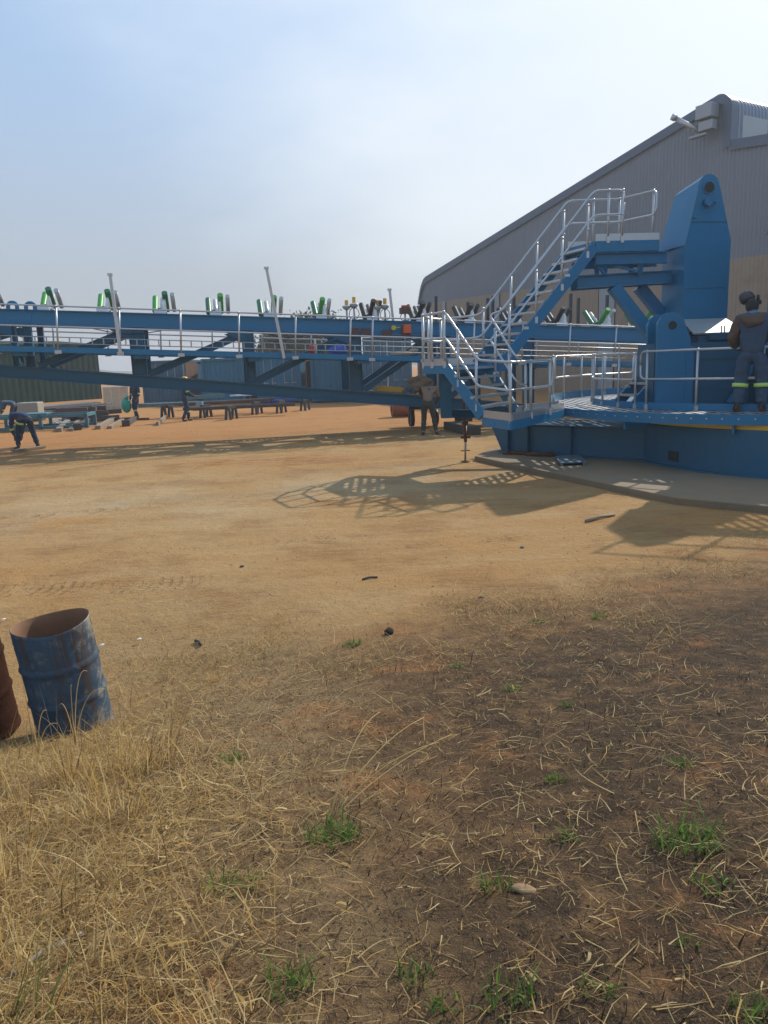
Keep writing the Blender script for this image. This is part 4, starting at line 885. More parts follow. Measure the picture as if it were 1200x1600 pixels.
# ------------------------------------------------------------------ people
from mathutils import noise as MN
def skin_mesh(name, J, E, m, parent, sub=2):
    """one continuous surface grown over joints J {name: (pos, radius or (rx, ry))} and bones E"""
    keys = list(J); ix = {k: i for i, k in enumerate(keys)}
    me = bpy.data.meshes.new(name); me.from_pydata([tuple(J[k][0]) for k in keys], [(ix[a_], ix[b_]) for a_, b_ in E], [])
    o = bpy.data.objects.new(name, me); COL.objects.link(o)
    sm = o.modifiers.new('skin', 'SKIN'); sm.use_smooth_shade = True
    ss = o.modifiers.new('sub', 'SUBSURF'); ss.levels = ss.render_levels = sub
    sk_ = me.skin_vertices[0].data
    for i, k in enumerate(keys):
        r_ = J[k][1]; sk_[i].radius = r_ if isinstance(r_, tuple) else (r_, r_)
        sk_[i].use_root = (i == 0)
    bpy.context.view_layer.update(); dg = bpy.context.evaluated_depsgraph_get()
    me2 = bpy.data.meshes.new_from_object(o.evaluated_get(dg)); o.modifiers.clear(); o.data = me2; me2.name = name
    me2.materials.clear(); me2.materials.append(m)
    for p in me2.polygons: p.use_smooth = True
    if name in ('jacket', 'trousers', 'leather_cape'):
        seed_ = V((len(me2.vertices)*.37, 3.1, 1.7)); nn = [v.normal.copy() for v in me2.vertices]
        for v, n_ in zip(me2.vertices, nn):
            c_ = v.co; f_ = MN.noise(V((c_.x*9, c_.y*9, c_.z*17))+seed_)*.013+MN.noise(V((c_.x*24+c_.z*10, c_.y*24, c_.z*30))+seed_)*.007
            v.co = c_+n_*f_
        me2.update()
    o.parent = parent; return o
def person(loc, rz, label, P, shirt, trouser, hat=None, size=1.0, yoke=None, bands=(), group=None, boots=BLACK, hatm=None, fat=1.0, hem=-.12):
    """P holds joint positions in metres: x right, y forward, z up"""
    T = thing('person', loc, label, 'person', rz, group); T.scale = (size,)*3
    g = {k: V(v) for k, v in P.items() if k not in ('sleeve', 'curl')}
    J = {'pelvis': (g['pelvis'], (.125, .10)), 'waist': (lerp(g['pelvis'], g['chest'], .45), (.115, .09)), 'chest': (g['chest'], (.145, .10)), 'neck': (g['neck'], .055), 'jaw': (lerp(g['neck'], g['head'], .45), (.062, .07)), 'head': (g['head'], (.085, .098)), 'crown': (g['head']+(g['head']-g['neck']).normalized()*.085, (.06, .07))}
    E = [('pelvis', 'waist'), ('waist', 'chest'), ('chest', 'neck'), ('neck', 'jaw'), ('jaw', 'head'), ('head', 'crown')]
    fw_ = g.pop('face').normalized() if 'face' in g else V((0, 1, 0)); J['nose'] = (g['head']+fw_*.115-(g['head']-g['neck']).normalized()*.03, .012); E.append(('head', 'nose'))
    sd2 = fw_.cross((g['head']-g['neck']).normalized()).normalized()
    for s_ in 'LR':
        J['ear'+s_] = (g['head']+sd2*(.098 if s_ == 'R' else -.098), (.012, .022)); E.append(('head', 'ear'+s_))
        J['sh'+s_] = (g['sh'+s_], .062); J['el'+s_] = (g['el'+s_], .043); J['wr'+s_] = (g['ha'+s_], .028)
        E += [('chest', 'sh'+s_), ('sh'+s_, 'el'+s_), ('el'+s_, 'wr'+s_)]
        d = (g['ha'+s_]-g['el'+s_]).normalized(); sdv = d.cross(V((0, 0, 1)) if abs(d.z) < .8 else V((0, 1, 0))).normalized(); cv = sdv.cross(d)
        if 'curl' in P: cv = cv*P['curl']
        J['palm'+s_] = (g['ha'+s_]+d*.07, (.036, .018)); E.append(('wr'+s_, 'palm'+s_))
        for k, (o_, ln) in enumerate(((-.028, .068), (-.009, .082), (.010, .076), (.028, .060))):
            b0 = J['palm'+s_][0]+sdv*o_+d*.03; J['f%d%s' % (k, s_)] = (b0, .0095); J['g%d%s' % (k, s_)] = (b0+d*ln*.55+cv*.018, .0085); J['h%d%s' % (k, s_)] = (b0+d*ln*.8+cv*.05, .0075)
            E += [('palm'+s_, 'f%d%s' % (k, s_)), ('f%d%s' % (k, s_), 'g%d%s' % (k, s_)), ('g%d%s' % (k, s_), 'h%d%s' % (k, s_))]
        b0 = g['ha'+s_]+d*.035+sdv*.035; J['t0'+s_] = (b0, .011); J['t1'+s_] = (b0+d*.045+sdv*.022+cv*.02, .009); E += [('wr'+s_, 't0'+s_), ('t0'+s_, 't1'+s_)]
        J['hip'+s_] = (g['hip'+s_], .088); J['kn'+s_] = (g['kn'+s_], .060); J['an'+s_] = (g['an'+s_], .042); J['he'+s_] = (g['an'+s_]+V((0, -.02, -.06)), .035); J['toe'+s_] = (g['toe'+s_], (.042, .028))
        E += [('pelvis', 'hip'+s_), ('hip'+s_, 'kn'+s_), ('kn'+s_, 'an'+s_), ('an'+s_, 'he'+s_), ('he'+s_, 'toe'+s_)]
    skin_mesh('body', J, E, SKIN, T, 1)
    c = .018
    def rad(k, e): r_ = J[k][1]; return tuple(x+e for x in r_) if isinstance(r_, tuple) else r_+e
    JJ = {'chest': (J['chest'][0], rad('chest', .030)), 'waist': (J['waist'][0], rad('waist', .035)), 'hem': (lerp(g['pelvis'], g['chest'], hem), (.150, .125)), 'nk': (lerp(g['chest'], g['neck'], .72), .068)}
    EE = [('chest', 'waist'), ('waist', 'hem'), ('chest', 'nk')]
    slv = P.get('sleeve', 1.0)
    for s_ in 'LR':
        JJ['sh'+s_] = (g['sh'+s_], .082); JJ['el'+s_] = (lerp(g['sh'+s_], g['el'+s_], min(1, slv*1.0)), .062); EE += [('chest', 'sh'+s_), ('sh'+s_, 'el'+s_)]
        if slv >= 1: JJ['cu'+s_] = (lerp(g['el'+s_], g['ha'+s_], .92), .046); JJ['fm'+s_] = (lerp(g['el'+s_], g['ha'+s_], .45), .056); EE += [('el'+s_, 'fm'+s_), ('fm'+s_, 'cu'+s_)]
    JJ = {k: (a_, tuple(x*fat for x in r_) if isinstance(r_, tuple) else r_*fat) for k, (a_, r_) in JJ.items()}; skin_mesh('jacket', JJ, EE, shirt, T, 3)
    JJ = {'pelvis': (J['pelvis'][0], (.140, .115)), 'belt': (lerp(g['pelvis'], g['chest'], .25), (.128, .105))}; EE = [('pelvis', 'belt')]
    for s_ in 'LR':
        JJ['hip'+s_] = (g['hip'+s_]+V((0, 0, -.03)), .106); JJ['th'+s_] = (lerp(g['hip'+s_], g['kn'+s_], .55)+V((0, 0, .0)), .094); JJ['kn'+s_] = (g['kn'+s_], .078); JJ['ca'+s_] = (lerp(g['kn'+s_], g['an'+s_], .5), .074); JJ['an'+s_] = (lerp(g['kn'+s_], g['an'+s_], .96), .068)
        EE += [('pelvis', 'hip'+s_), ('hip'+s_, 'th'+s_), ('th'+s_, 'kn'+s_), ('kn'+s_, 'ca'+s_), ('ca'+s_, 'an'+s_)]
    JJ = {k: (a_, tuple(x*fat for x in r_) if isinstance(r_, tuple) else r_*fat) for k, (a_, r_) in JJ.items()}; skin_mesh('trousers', JJ, EE, trouser, T, 3)
    for s_ in 'LR':
        an, to = g['an'+s_], g['toe'+s_]
        skin_mesh('boot', {'he': (an+V((0, -.03, -.055)), (.050, .050)), 'an': (an+V((0, 0, .06)), .056), 'mid': (lerp(an+V((0, 0, -.055)), to, .55), (.052, .042)), 'toe': (to, (.048, .036))}, [('he', 'an'), ('he', 'mid'), ('mid', 'toe')], boots, T, 2)
    for a_, b_, t_, r_ in bands:
        p = lerp(g[a_], g[b_], t_); d = (g[b_]-g[a_]).normalized(); m_ = MB(); m_.tube([p-d*.03, p+d*.03], r_, 16); m_.build('reflective_band', LIME, T)
    if yoke:
        JJ = {'chest': (lerp(g['chest'], g['neck'], -.15), (.235, .185)), 'up': (lerp(g['chest'], g['neck'], .5), (.20, .155)), 'nk': (lerp(g['chest'], g['neck'], .86), (.11, .10))}; EE = [('chest', 'up'), ('up', 'nk')]
        for s_ in 'LR':
            JJ['sh'+s_] = (g['sh'+s_]+V((0, 0, -.01)), .108); JJ['el'+s_] = (g['el'+s_], .088); JJ['cu'+s_] = (lerp(g['el'+s_], g['ha'+s_], .88), .068); EE += [('up', 'sh'+s_), ('sh'+s_, 'el'+s_), ('el'+s_, 'cu'+s_)]
        skin_mesh('leather_cape', JJ, EE, yoke, T, 3)
        m_ = MB(); p = lerp(g['chest'], g['neck'], .9); m_.tube([p, p+(g['neck']-g['chest']).normalized()*.07], .08, 14, rs=[.10, .078]); m_.build('collar', mat('blue collar', (.10, .20, .34), .9), T)
    up_ = (g['head']-g['neck']).normalized()
    if hat == 'beanie' or hat == 'cap':
        skin_mesh('cap', {'a': (g['head']+up_*.02, (.098, .110)), 'b': (g['head']+up_*.10, (.078, .085))}, [('a', 'b')], hatm or GREYHAT, T, 2)
    elif hat == 'hardhat':
        m_ = MB(); m_.ball(g['head']+up_*.05, .125, 14, 8, (1, 1.12, .85)); m_.build('hard_hat', hatm or YELLOW, T)
    elif hat == 'welder':
        skin_mesh('balaclava', {'n': (g['neck']+up_*.05, (.085, .085)), 'j': (g['head']-up_*.03, (.105, .112)), 'a': (g['head']+up_*.05, (.102, .112)), 'b': (g['head']+up_*.10, (.07, .08))}, [('n', 'j'), ('j', 'a'), ('a', 'b')], GREYHAT, T, 2)
        c0 = g['head']+up_*.06+fw_*.05-sd2*.01    # visor shield flipped up over the crown
        vs_ = skin_mesh('visor', {'a': (c0, (.135, .125)), 'b': (c0+up_*.10+fw_*.02-sd2*.03, (.135, .115)), 'c': (c0+up_*.20+fw_*.02-sd2*.075, (.10, .08))}, [('a', 'b'), ('b', 'c')], mat('dark visor', (.035, .035, .036), .4, var=.2), T, 2)
        m_ = MB(); m_.tube([g['head']+sd2*.09+up_*.05, g['head']+sd2*.135+up_*.06], .035, 10); m_.tube([g['head']+sd2*.10+up_*.08, g['head']+sd2*.095+up_*.17-fw_*.02], .022, 8); m_.build('headgear', GREYHAT, vs_)
    return T
STAND = dict(pelvis=(0, 0, .95), chest=(0, .02, 1.32), neck=(0, .03, 1.50), head=(0, .06, 1.66), hipL=(-.10, 0, .92), hipR=(.10, 0, .92), knL=(-.11, .03, .50), knR=(.12, .03, .50), anL=(-.12, 0, .09), anR=(.13, 0, .09), toeL=(-.14, .19, .04), toeR=(.16, .19, .04),
             shL=(-.20, .01, 1.42), shR=(.20, .01, 1.42), elL=(-.25, .0, 1.13), elR=(.25, .0, 1.13), haL=(-.24, .14, .90), haR=(.24, .14, .90))
def pose(**k): d = dict(STAND); d.update(k); return d
# welder on the deck
wp = on_z(1172, 642, DZ); wp += (wp-V((MC.x, MC.y, DZ))).normalized()*.16
person((wp.x, wp.y, DZ), R(-28), 'person in a welding helmet and leather cape standing on the round deck', pose(
    anL=(-.17, 0, .09), anR=(.17, .04, .09), toeL=(-.22, .18, .04), toeR=(.24, .20, .04), knL=(-.14, .04, .50), knR=(.16, .06, .50), hipL=(-.10, 0, .92), hipR=(.10, 0, .92),
    chest=(0, .03, 1.30), neck=(-.02, .05, 1.49), head=(-.04, .10, 1.63), face=(-.45, .85, -.25),
    elL=(-.30, .02, 1.12), haL=(-.22, .26, 1.0), elR=(.42, .10, 1.36), haR=(.58, .34, 1.42)), DENIM, DENIM, 'welder', 1.06, LEATHER, fat=1.26, hem=-.42, bands=(('knL', 'anL', .22, .118), ('knR', 'anR', .22, .118)), boots=mat('dusty boots', (.06, .045, .035), .8))
bend = dict(pelvis=(0, -.12, .88), chest=(0, .24, 1.02), neck=(0, .42, .98), head=(0, .53, .90), face=(0, .5, -.85), hipL=(-.12, -.10, .86), hipR=(.12, -.10, .86), knL=(-.20, .0, .46), knR=(.22, -.02, .46), anL=(-.26, -.06, .09), anR=(.28, -.10, .09), toeL=(-.30, .12, .04), toeR=(.33, .08, .04),
            shL=(-.20, .28, .98), shR=(.20, .28, .98), elL=(-.20, .40, .66), elR=(.17, .40, .68), haL=(-.12, .46, .36), haR=(.10, .48, .34))
person(at0(42, 701), R(48), 'person in dark blue overalls bending down over a plank on the sand', bend, mat('royal blue cotton', (.022, .055, .135), .9, var=.25, bump=.5), NAVY, None, 1.0, None, (('elL', 'haL', .3, .066), ('hipL', 'knL', .28, .110)))
b2 = dict(bend); b2.update(haL=(-.14, .50, .50), haR=(.14, .50, .50))
person(at0(22, 664), R(98), 'person in faded blue shirt bending beside the green shed', b2, mat('washed blue cotton', (.045, .10, .18), .9, var=.25), NAVY, None, 1.0, None, (('elR', 'haR', .2, .066),))
p4 = at0(215, 655); person(p4, R(150), 'person in navy overalls walking with a green sack', pose(anL=(-.10, .16, .09), toeL=(-.11, .34, .04), knL=(-.10, .16, .50), anR=(.11, -.14, .10), toeR=(.12, .03, .04), knR=(.11, .05, .50), haR=(.32, .04, .82), elR=(.31, -.04, 1.12)), NAVY, NAVY, 'cap', 1.0, None, (('elL', 'haL', .1, .066), ('elR', 'haR', .1, .066), ('knL', 'anL', .25, .08), ('knR', 'anR', .25, .08)))
sk = MB(); c0 = p4+V((-.42, -.05, .62)); sk.ball(c0, .26, 14, 9, (.85, .7, 1.25)); sk.tube([c0+V((.04, 0, .28)), c0+V((.08, 0, .36)), c0+V((.10, 0, .42))], .06, 8, rs=[.12, .05, .07]); tag(sk.build('sack', GREENPL), 'bright green plastic sack hanging from the hand of the walking worker', 'sack')
person(at0(291, 658), R(-60), 'person in navy overalls with a yellow arm band beside the pale blue beams', pose(chest=(0, .08, 1.30), anL=(-.12, .14, .09), toeL=(-.13, .32, .04), knL=(-.11, .16, .50), anR=(.14, -.16, .09), toeR=(.15, .02, .04), knR=(.12, .02, .50), elL=(-.26, .12, 1.12), haL=(-.2, .36, 1.0), elR=(.26, .12, 1.12), haR=(.2, .36, 1.0)), NAVY, NAVY, 'hardhat', 1.0, None, (('elL', 'haL', .1, .068), ('shR', 'elR', .7, .072), ('knL', 'anL', .3, .084)))
kp = V((1.36, 22.1, 0))
person(kp, R(-14), 'person in khaki shirt and olive trousers leaning against the boom', dict(pelvis=(0, -.06, .93), chest=(0, .14, 1.24), neck=(.02, .26, 1.38), head=(.05, .35, 1.44), face=(.1, .9, -.5), hipL=(-.10, -.05, .90), hipR=(.10, -.05, .90), knL=(-.13, .05, .49), knR=(.15, .08, .50), anL=(-.15, -.06, .09), anR=(.22, .06, .09), toeL=(-.18, .12, .04), toeR=(.30, .22, .04),
       shL=(-.19, .16, 1.30), shR=(.20, .17, 1.31), elL=(-.27, .30, 1.06), elR=(.27, .28, 1.04), haL=(-.15, .52, 1.04), haR=(.16, .48, .90), sleeve=.95), KHAKI, OLIVE, None, 1.0, boots=mat('grey boots', (.2, .18, .16), .8))

# ------------------------------------------------------------------ steel drums in the foreground
def drum(px, py, rr, hh, colm, innerm, label, tilt, ty=0, rot=0):
    p = on_z(px, py, float(gz(*on_z(px, py, -.3).xy))); T = thing('steel_drum', p, label, 'drum', rot, 'old steel drums at the edge of the bank')
    T.rotation_euler = (ty, tilt, rot)
    n = 64; prof_ = [(rr*.985, 0), (rr*1.025, .012), (rr*1.02, .03), (rr*.99, .045)]
    for k in range(1, 40):
        z = .05+(hh-.06)*k/40; r_ = rr
        for zc_ in (hh*.36, hh*.66): r_ += .012*math.exp(-((z-zc_)/.012)**2)
        for zc_ in (hh*.12, hh*.18, hh*.84, hh*.9): r_ += .003*math.exp(-((z-zc_)/.012)**2)
        prof_.append((r_, z))
    prof_ += [(rr, hh-.004), (rr-.003, hh)]
    def shape(r_, z, a_):
        dent = 1+.035*math.cos(2*a_+.6)*(z/hh)**2-.022*math.exp(-((a_-4.2)/.35)**2-((z-hh*.78)/.16)**2)
        zz = z+.012*math.sin(2*a_+1)*(z/hh)**4
        return (r_*dent*math.cos(a_), r_*dent*math.sin(a_), zz)
    sh_ = MB(); vs = [shape(r_, z, 2*math.pi*k/n) for r_, z in prof_ for k in range(n)]; m_ = len(prof_)
    sh_.add(vs, [(i*n+k, i*n+(k+1) % n, (i+1)*n+(k+1) % n, (i+1)*n+k) for i in range(m_-1) for k in range(n)], True); sh_.build('shell', colm, T)
    inn = MB(); ip = [(rr-.003, hh), (rr-.006, hh-.004)]+[(rr-.008, hh*(1-k/10)+.01*0) for k in range(1, 10)]+[(rr-.008, .03), (.001, .03)]
    vs = [shape(r_, z, 2*math.pi*k/n) for r_, z in ip for k in range(n)]
    inn.add(vs, [(i*n+k, (i+1)*n+k, (i+1)*n+(k+1) % n, i*n+(k+1) % n) for i in range(len(ip)-1) for k in range(n)], True); inn.build('lining', innerm, T)
    return T
dm, t, b = nodes_of('faded blue drum paint'); N = t.nodes.new; K = t.links.new
tcd = N('ShaderNodeTexCoord'); POS = tcd.outputs['Object']
sp = N('ShaderNodeSeparateXYZ'); K(POS, sp.inputs[0])
base = mixc_(rng(noise(5, 7, .7), .3, .7), (.020, .058, .105), (.050, .105, .165))
base = mixc_(rng(noise(9, 6, .7, mapv_ := None), .5, .66, 0, .5), base, (.20, .22, .22))
mpn = N('ShaderNodeMapping'); mpn.inputs['Scale'].default_value = (9, 9, .7); K(POS, mpn.inputs['Vector'])
strk = rng(noise(1.0, 5, .65, mpn.outputs[0]), .49, .60); base = mixc_(math_('MULTIPLY', strk, .85), base, (.075, .048, .036))
patch = rng(math_('ADD', noise(3.2, 7, .7), math_('MULTIPLY', sp.outputs[0], .42)), .60, .70); base = mixc_(math_('MULTIPLY', patch, .85), base, (.30, .27, .21))
rst = rng(math_('ADD', noise(6, 7, .75), math_('MULTIPLY', sp.outputs[0], .15)), .60, .68); base = mixc_(math_('MULTIPLY', rst, .8), base, (.13, .055, .03))
K(base, b.inputs['Base Color']); b.inputs['Roughness'].default_value = .55; b.inputs['Metallic'].default_value = .1
bpd = N('ShaderNodeBump'); bpd.inputs['Strength'].default_value = .25; bpd.inputs['Distance'].default_value = .006; K(noise(14, 5, .7), bpd.inputs['Height']); K(bpd.outputs[0], b.inputs['Normal'])
INNER = mat('rusted drum lining', (.22, .115, .062), .8, var=.3, scale=5, dirt=(.12, .06, .035), dscale=4)
drum(121, 1141, .242, .80, dm, INNER, 'dented blue open steel drum with rust stains in the dry grass', R(-5.6), R(3), R(10))
drum(-32, 1146, .262, .86, mat('rusted drum skin', (.050, .022, .014), .95, spec=.05, var=.5, scale=7, bump=.4, dirt=(.035, .018, .014), dscale=4), INNER, 'rust brown steel drum cut off by the left edge beside the blue one', R(-6), R(2), R(40))

# ------------------------------------------------------------------ grass, straw, stones
def blades(name, base, ht, wd, az, bend_, mats, label, seg=3, lie=None, kind='stuff', mi=None, parent=None, curl=None):
    n = len(ht); ts = np.linspace(0, 1, seg+1); d = np.stack([np.cos(az), np.sin(az), 0*az], -1); sd3 = np.stack([-np.sin(az), np.cos(az), 0*az], -1)
    tw = RNG.uniform(-1.2, 1.2, n); sd3 = sd3*np.cos(tw)[:, None]+d*np.sin(tw)[:, None]*.8
    P = []
    el = lie if lie is not None else np.full(n, 1.45)
    for t_ in ts:
        e = el-bend_*t_
        hx = np.cos(el-bend_*t_*.5)*ht*t_; hz = np.sin(el-bend_*t_*.5)*ht*t_
        c = base+d*hx[:, None]+np.array([0, 0, 1.0])*hz[:, None]
        if curl is not None: c = c+np.stack([-np.sin(az), np.cos(az), 0*az], -1)*(curl*np.sin(t_*2.6)*ht)[:, None]
        w_ = (wd*(1-t_**1.6*.92))[:, None]/2
        P.append(c-sd3*w_); P.append(c+sd3*w_)
    vs = np.stack(P, 1).reshape(-1, 3); k = 2*(seg+1)
    q = []
    for i in range(seg): q.append(np.stack([np.arange(n)*k+2*i, np.arange(n)*k+2*i+1, np.arange(n)*k+2*i+3, np.arange(n)*k+2*i+2], -1))
    q = np.stack(q, 1).reshape(-1, 4)
    me = bpy.data.meshes.new(name); me.vertices.add(len(vs)); me.vertices.foreach_set('co', vs.astype(np.float32).ravel())
    me.loops.add(q.size); me.loops.foreach_set('vertex_index', q.ravel().astype(np.int32)); me.polygons.add(len(q))
    me.polygons.foreach_set('loop_start', np.arange(0, q.size, 4, dtype=np.int32)); me.polygons.foreach_set('loop_total', np.full(len(q), 4, np.int32))
    for m in mats: me.materials.append(m)
    mi_ = RNG.integers(0, len(mats), n) if mi is None else mi
    me.polygons.foreach_set('material_index', np.repeat(mi_, seg).astype(np.int32)); me.polygons.foreach_set('use_smooth', np.ones(len(q), bool)); me.update()
    o = bpy.data.objects.new(name, me); COL.objects.link(o)
    if kind: tag(o, label, None, kind=kind)
    return o
def gmat(name, c):
    if name in MATS: return MATS[name]
    m = mat(name, c, .7, var=.3, scale=6, spec=.25); t = m.node_tree; b = t.nodes['Principled BSDF']; o_ = [x for x in t.nodes if x.type == 'OUTPUT_MATERIAL'][0]
    tr = t.nodes.new('ShaderNodeBsdfTranslucent'); tr.inputs['Color'].default_value = (*[min(1, x*1.25) for x in c], 1); mx_ = t.nodes.new('ShaderNodeMixShader'); mx_.inputs['Fac'].default_value = .42
    t.links.new(b.outputs[0], mx_.inputs[1]); t.links.new(tr.outputs[0], mx_.inputs[2]); t.links.new(mx_.outputs[0], o_.inputs['Surface']); return m
STRAW = [gmat('straw gold', (.50, .33, .11)), gmat('straw pale', (.62, .47, .22)), gmat('straw brown', (.22, .135, .055)), gmat('straw tan', (.38, .25, .11))]
DARKS = [gmat('charred stem', (.030, .022, .017)), gmat('brown stem', (.14, .082, .04)), gmat('dull straw', (.32, .21, .105)), gmat('straw pale', (.62, .47, .22))]
GRN = [gmat('grass green', (.085, .165, .030)), gmat('grass bright', (.15, .25, .045)), gmat('grass dull', (.14, .16, .05))]
def scatter(n, x0, x1, y0, y1, f):
    out_ = np.zeros((0, 2))
    while len(out_) < n:
        m_ = n*3; x = RNG.uniform(x0, x1, m_); y = RNG.uniform(y0, y1, m_)
        # nearer ground gets as many stems per picture area as far ground
        keep = RNG.uniform(0, 1, m_) < f(x, y)*np.clip((3.2/np.maximum(np.hypot(x, y), 1.2)), .12, 1); out_ = np.concatenate([out_, np.stack([x, y], -1)[keep]])
    return out_[:n]
def g3(p): return np.concatenate([p, gz(p[:, 0], p[:, 1])[:, None]], 1)
def fgmask(x, y): return sst((edge(x)-y+.9*wob(x, y, 1.1, 6, 4))/1.2)
def leftmask(x, y): return sst((-.2-x-.12*(y-3)+.8*wob(x, y, .9, 6, 14))/1.2)
def clump(x, y): return sst((wob(x, y, 2.3, 8, 2)+.25)/.8)
# tall dry grass on the left, in clumps that each lean their own way
nc = 230; cp = scatter(nc, -4.5, 1.0, 1.1, 6.3, lambda x, y: fgmask(x, y)*leftmask(x, y)*(.15+.85*clump(x, y))); per = RNG.integers(8, 34, nc); ci = np.repeat(np.arange(nc), per); n = len(ci)
p = cp[ci]+RNG.normal(0, .045, (n, 2)); hs = RNG.gamma(5, .032, nc).clip(.06, .32)[ci]*(1.1-.11*(p[:, 1]-2)).clip(.45, 1.1)*np.where(np.hypot(p[:, 0]+2.0, p[:, 1]-4.6) < 1.0, .55, 1)
caz = RNG.uniform(0, 6.28, nc)[ci]+RNG.normal(0, .9, n); col_ = RNG.choice(5, nc, p=[.36, .26, .18, .12, .08])[ci]; rm = RNG.uniform(0, 1, n) < .35; col_ = np.where(rm, RNG.integers(0, 4, n), col_)
blades('dry_grass', g3(p), hs*RNG.uniform(.45, 1.25, n), RNG.uniform(.003, .0075, n), caz, RNG.gamma(1.6, .28, n), STRAW+[GRN[2]], 'tall dry golden grass on the left of the bank', 4, mi=col_, lie=RNG.uniform(1.1, 1.56, n))
n = 2200; p = scatter(n, -4.5, 1.2, 1.1, 6.4, lambda x, y: fgmask(x, y)*leftmask(x, y))
blades('dry_grass', g3(p), RNG.gamma(4, .045, n), RNG.uniform(.003, .006, n), RNG.uniform(0, 6.28, n), RNG.gamma(2, .3, n), STRAW, 'single dry grass stems between the clumps on the left', 4, lie=RNG.uniform(.8, 1.5, n))
# matted dead thatch under it
n = 74000; p = scatter(n, -4.5, 1.8, 1.0, 6.8, lambda x, y: fgmask(x, y)*(.06+.94*leftmask(x, y))*(.35+.65*clump(x*1.3, y*1.3)))
b3 = g3(p); b3[:, 2] += RNG.uniform(0, .028, n)
blades('straw_thatch', b3, RNG.gamma(3, .026, n), RNG.uniform(.002, .0055, n), RNG.normal(.4, 1.1, n)+np.pi*RNG.integers(0, 2, n), RNG.uniform(-.2, .5, n), STRAW, 'matted dead straw thatch on the bank', 2, lie=RNG.uniform(-.02, .45, n), mi=RNG.choice(4, n, p=[.25, .30, .22, .23]), curl=RNG.normal(0, .10, n))
n = 3200; p = scatter(n, -4.5, 1.8, 1.0, 6.8, lambda x, y: fgmask(x, y)*(.04+.96*leftmask(x, y)))
b3 = g3(p); b3[:, 2] += RNG.uniform(.005, .04, n)
blades('straw_thatch', b3, RNG.gamma(4, .017, n), RNG.uniform(.006, .014, n), RNG.uniform(0, 6.28, n), RNG.uniform(-.6, 1.4, n), STRAW, 'broad broken dead grass leaves among the thatch', 3, lie=RNG.uniform(0, .6, n), mi=RNG.choice(4, n, p=[.22, .30, .24, .24]), curl=RNG.normal(0, .25, n))
# litter and stubble on the scorched soil
n = 60000; p = scatter(n, -2.5, 6.8, 1.0, 8.6, lambda x, y: fgmask(x, y)*(1-.6*leftmask(x, y))*(.3+.7*clump(x*2.1+3, y*2.1)))
b3 = g3(p); b3[:, 2] += RNG.uniform(.001, .008, n)
blades('straw_litter', b3, RNG.gamma(2.0, .0145, n), RNG.uniform(.0015, .004, n), RNG.normal(.5, 1.3, n), RNG.uniform(-.15, .3, n), DARKS, 'scattered straw and charred stems on scorched soil', 1, lie=RNG.uniform(-.02, .16, n), mi=RNG.choice(4, n, p=[.46, .28, .19, .07]))
n = 520; p = scatter(n, -2.0, 5.0, 1.1, 6.5, lambda x, y: fgmask(x, y)*(1-.5*leftmask(x, y))*clump(x, y))
b3 = g3(p); b3[:, 2] += .010
blades('fallen_stems', b3, RNG.gamma(3, .050, n), RNG.uniform(.002, .005, n), RNG.normal(.55, .7, n), RNG.uniform(-.1, .3, n), DARKS[1:], 'long fallen grass stems across the scorched soil', 5, lie=RNG.uniform(.0, .18, n), curl=RNG.normal(0, .16, n))
n = 6500; p = scatter(n, -2.0, 6.0, 1.2, 7.5, lambda x, y: fgmask(x, y)*(1-.7*leftmask(x, y))*clump(x*1.7, y*1.7))
blades('burnt_stubble', g3(p), RNG.gamma(3, .010, n), RNG.uniform(.003, .007, n), RNG.uniform(0, 6.28, n), RNG.uniform(0, .8, n), DARKS[:3], 'short burnt grass stubble standing on the soil', 2, lie=RNG.uniform(.6, 1.5, n))
# sparse short straw along the sandy edge
n = 9000; p = scatter(n, -2.5, 7.5, 4.8, 9.8, lambda x, y: sst((edge(x)+1.1-y+1.2*wob(x, y, .8, 6, 9))/1.5)*(1-.6*fgmask(x, y))*clump(x, y))
b3 = g3(p); b3[:, 2] += .004
blades('edge_straw', b3, RNG.gamma(3, .028, n), RNG.uniform(.003, .006, n), RNG.uniform(0, 6.28, n), RNG.uniform(0, .6, n), STRAW+[GRN[2]], 'sparse short straw where sand meets the bank', 2, lie=RNG.uniform(0, 1.0, n), mi=RNG.choice(5, n, p=[.3, .25, .2, .15, .1]))
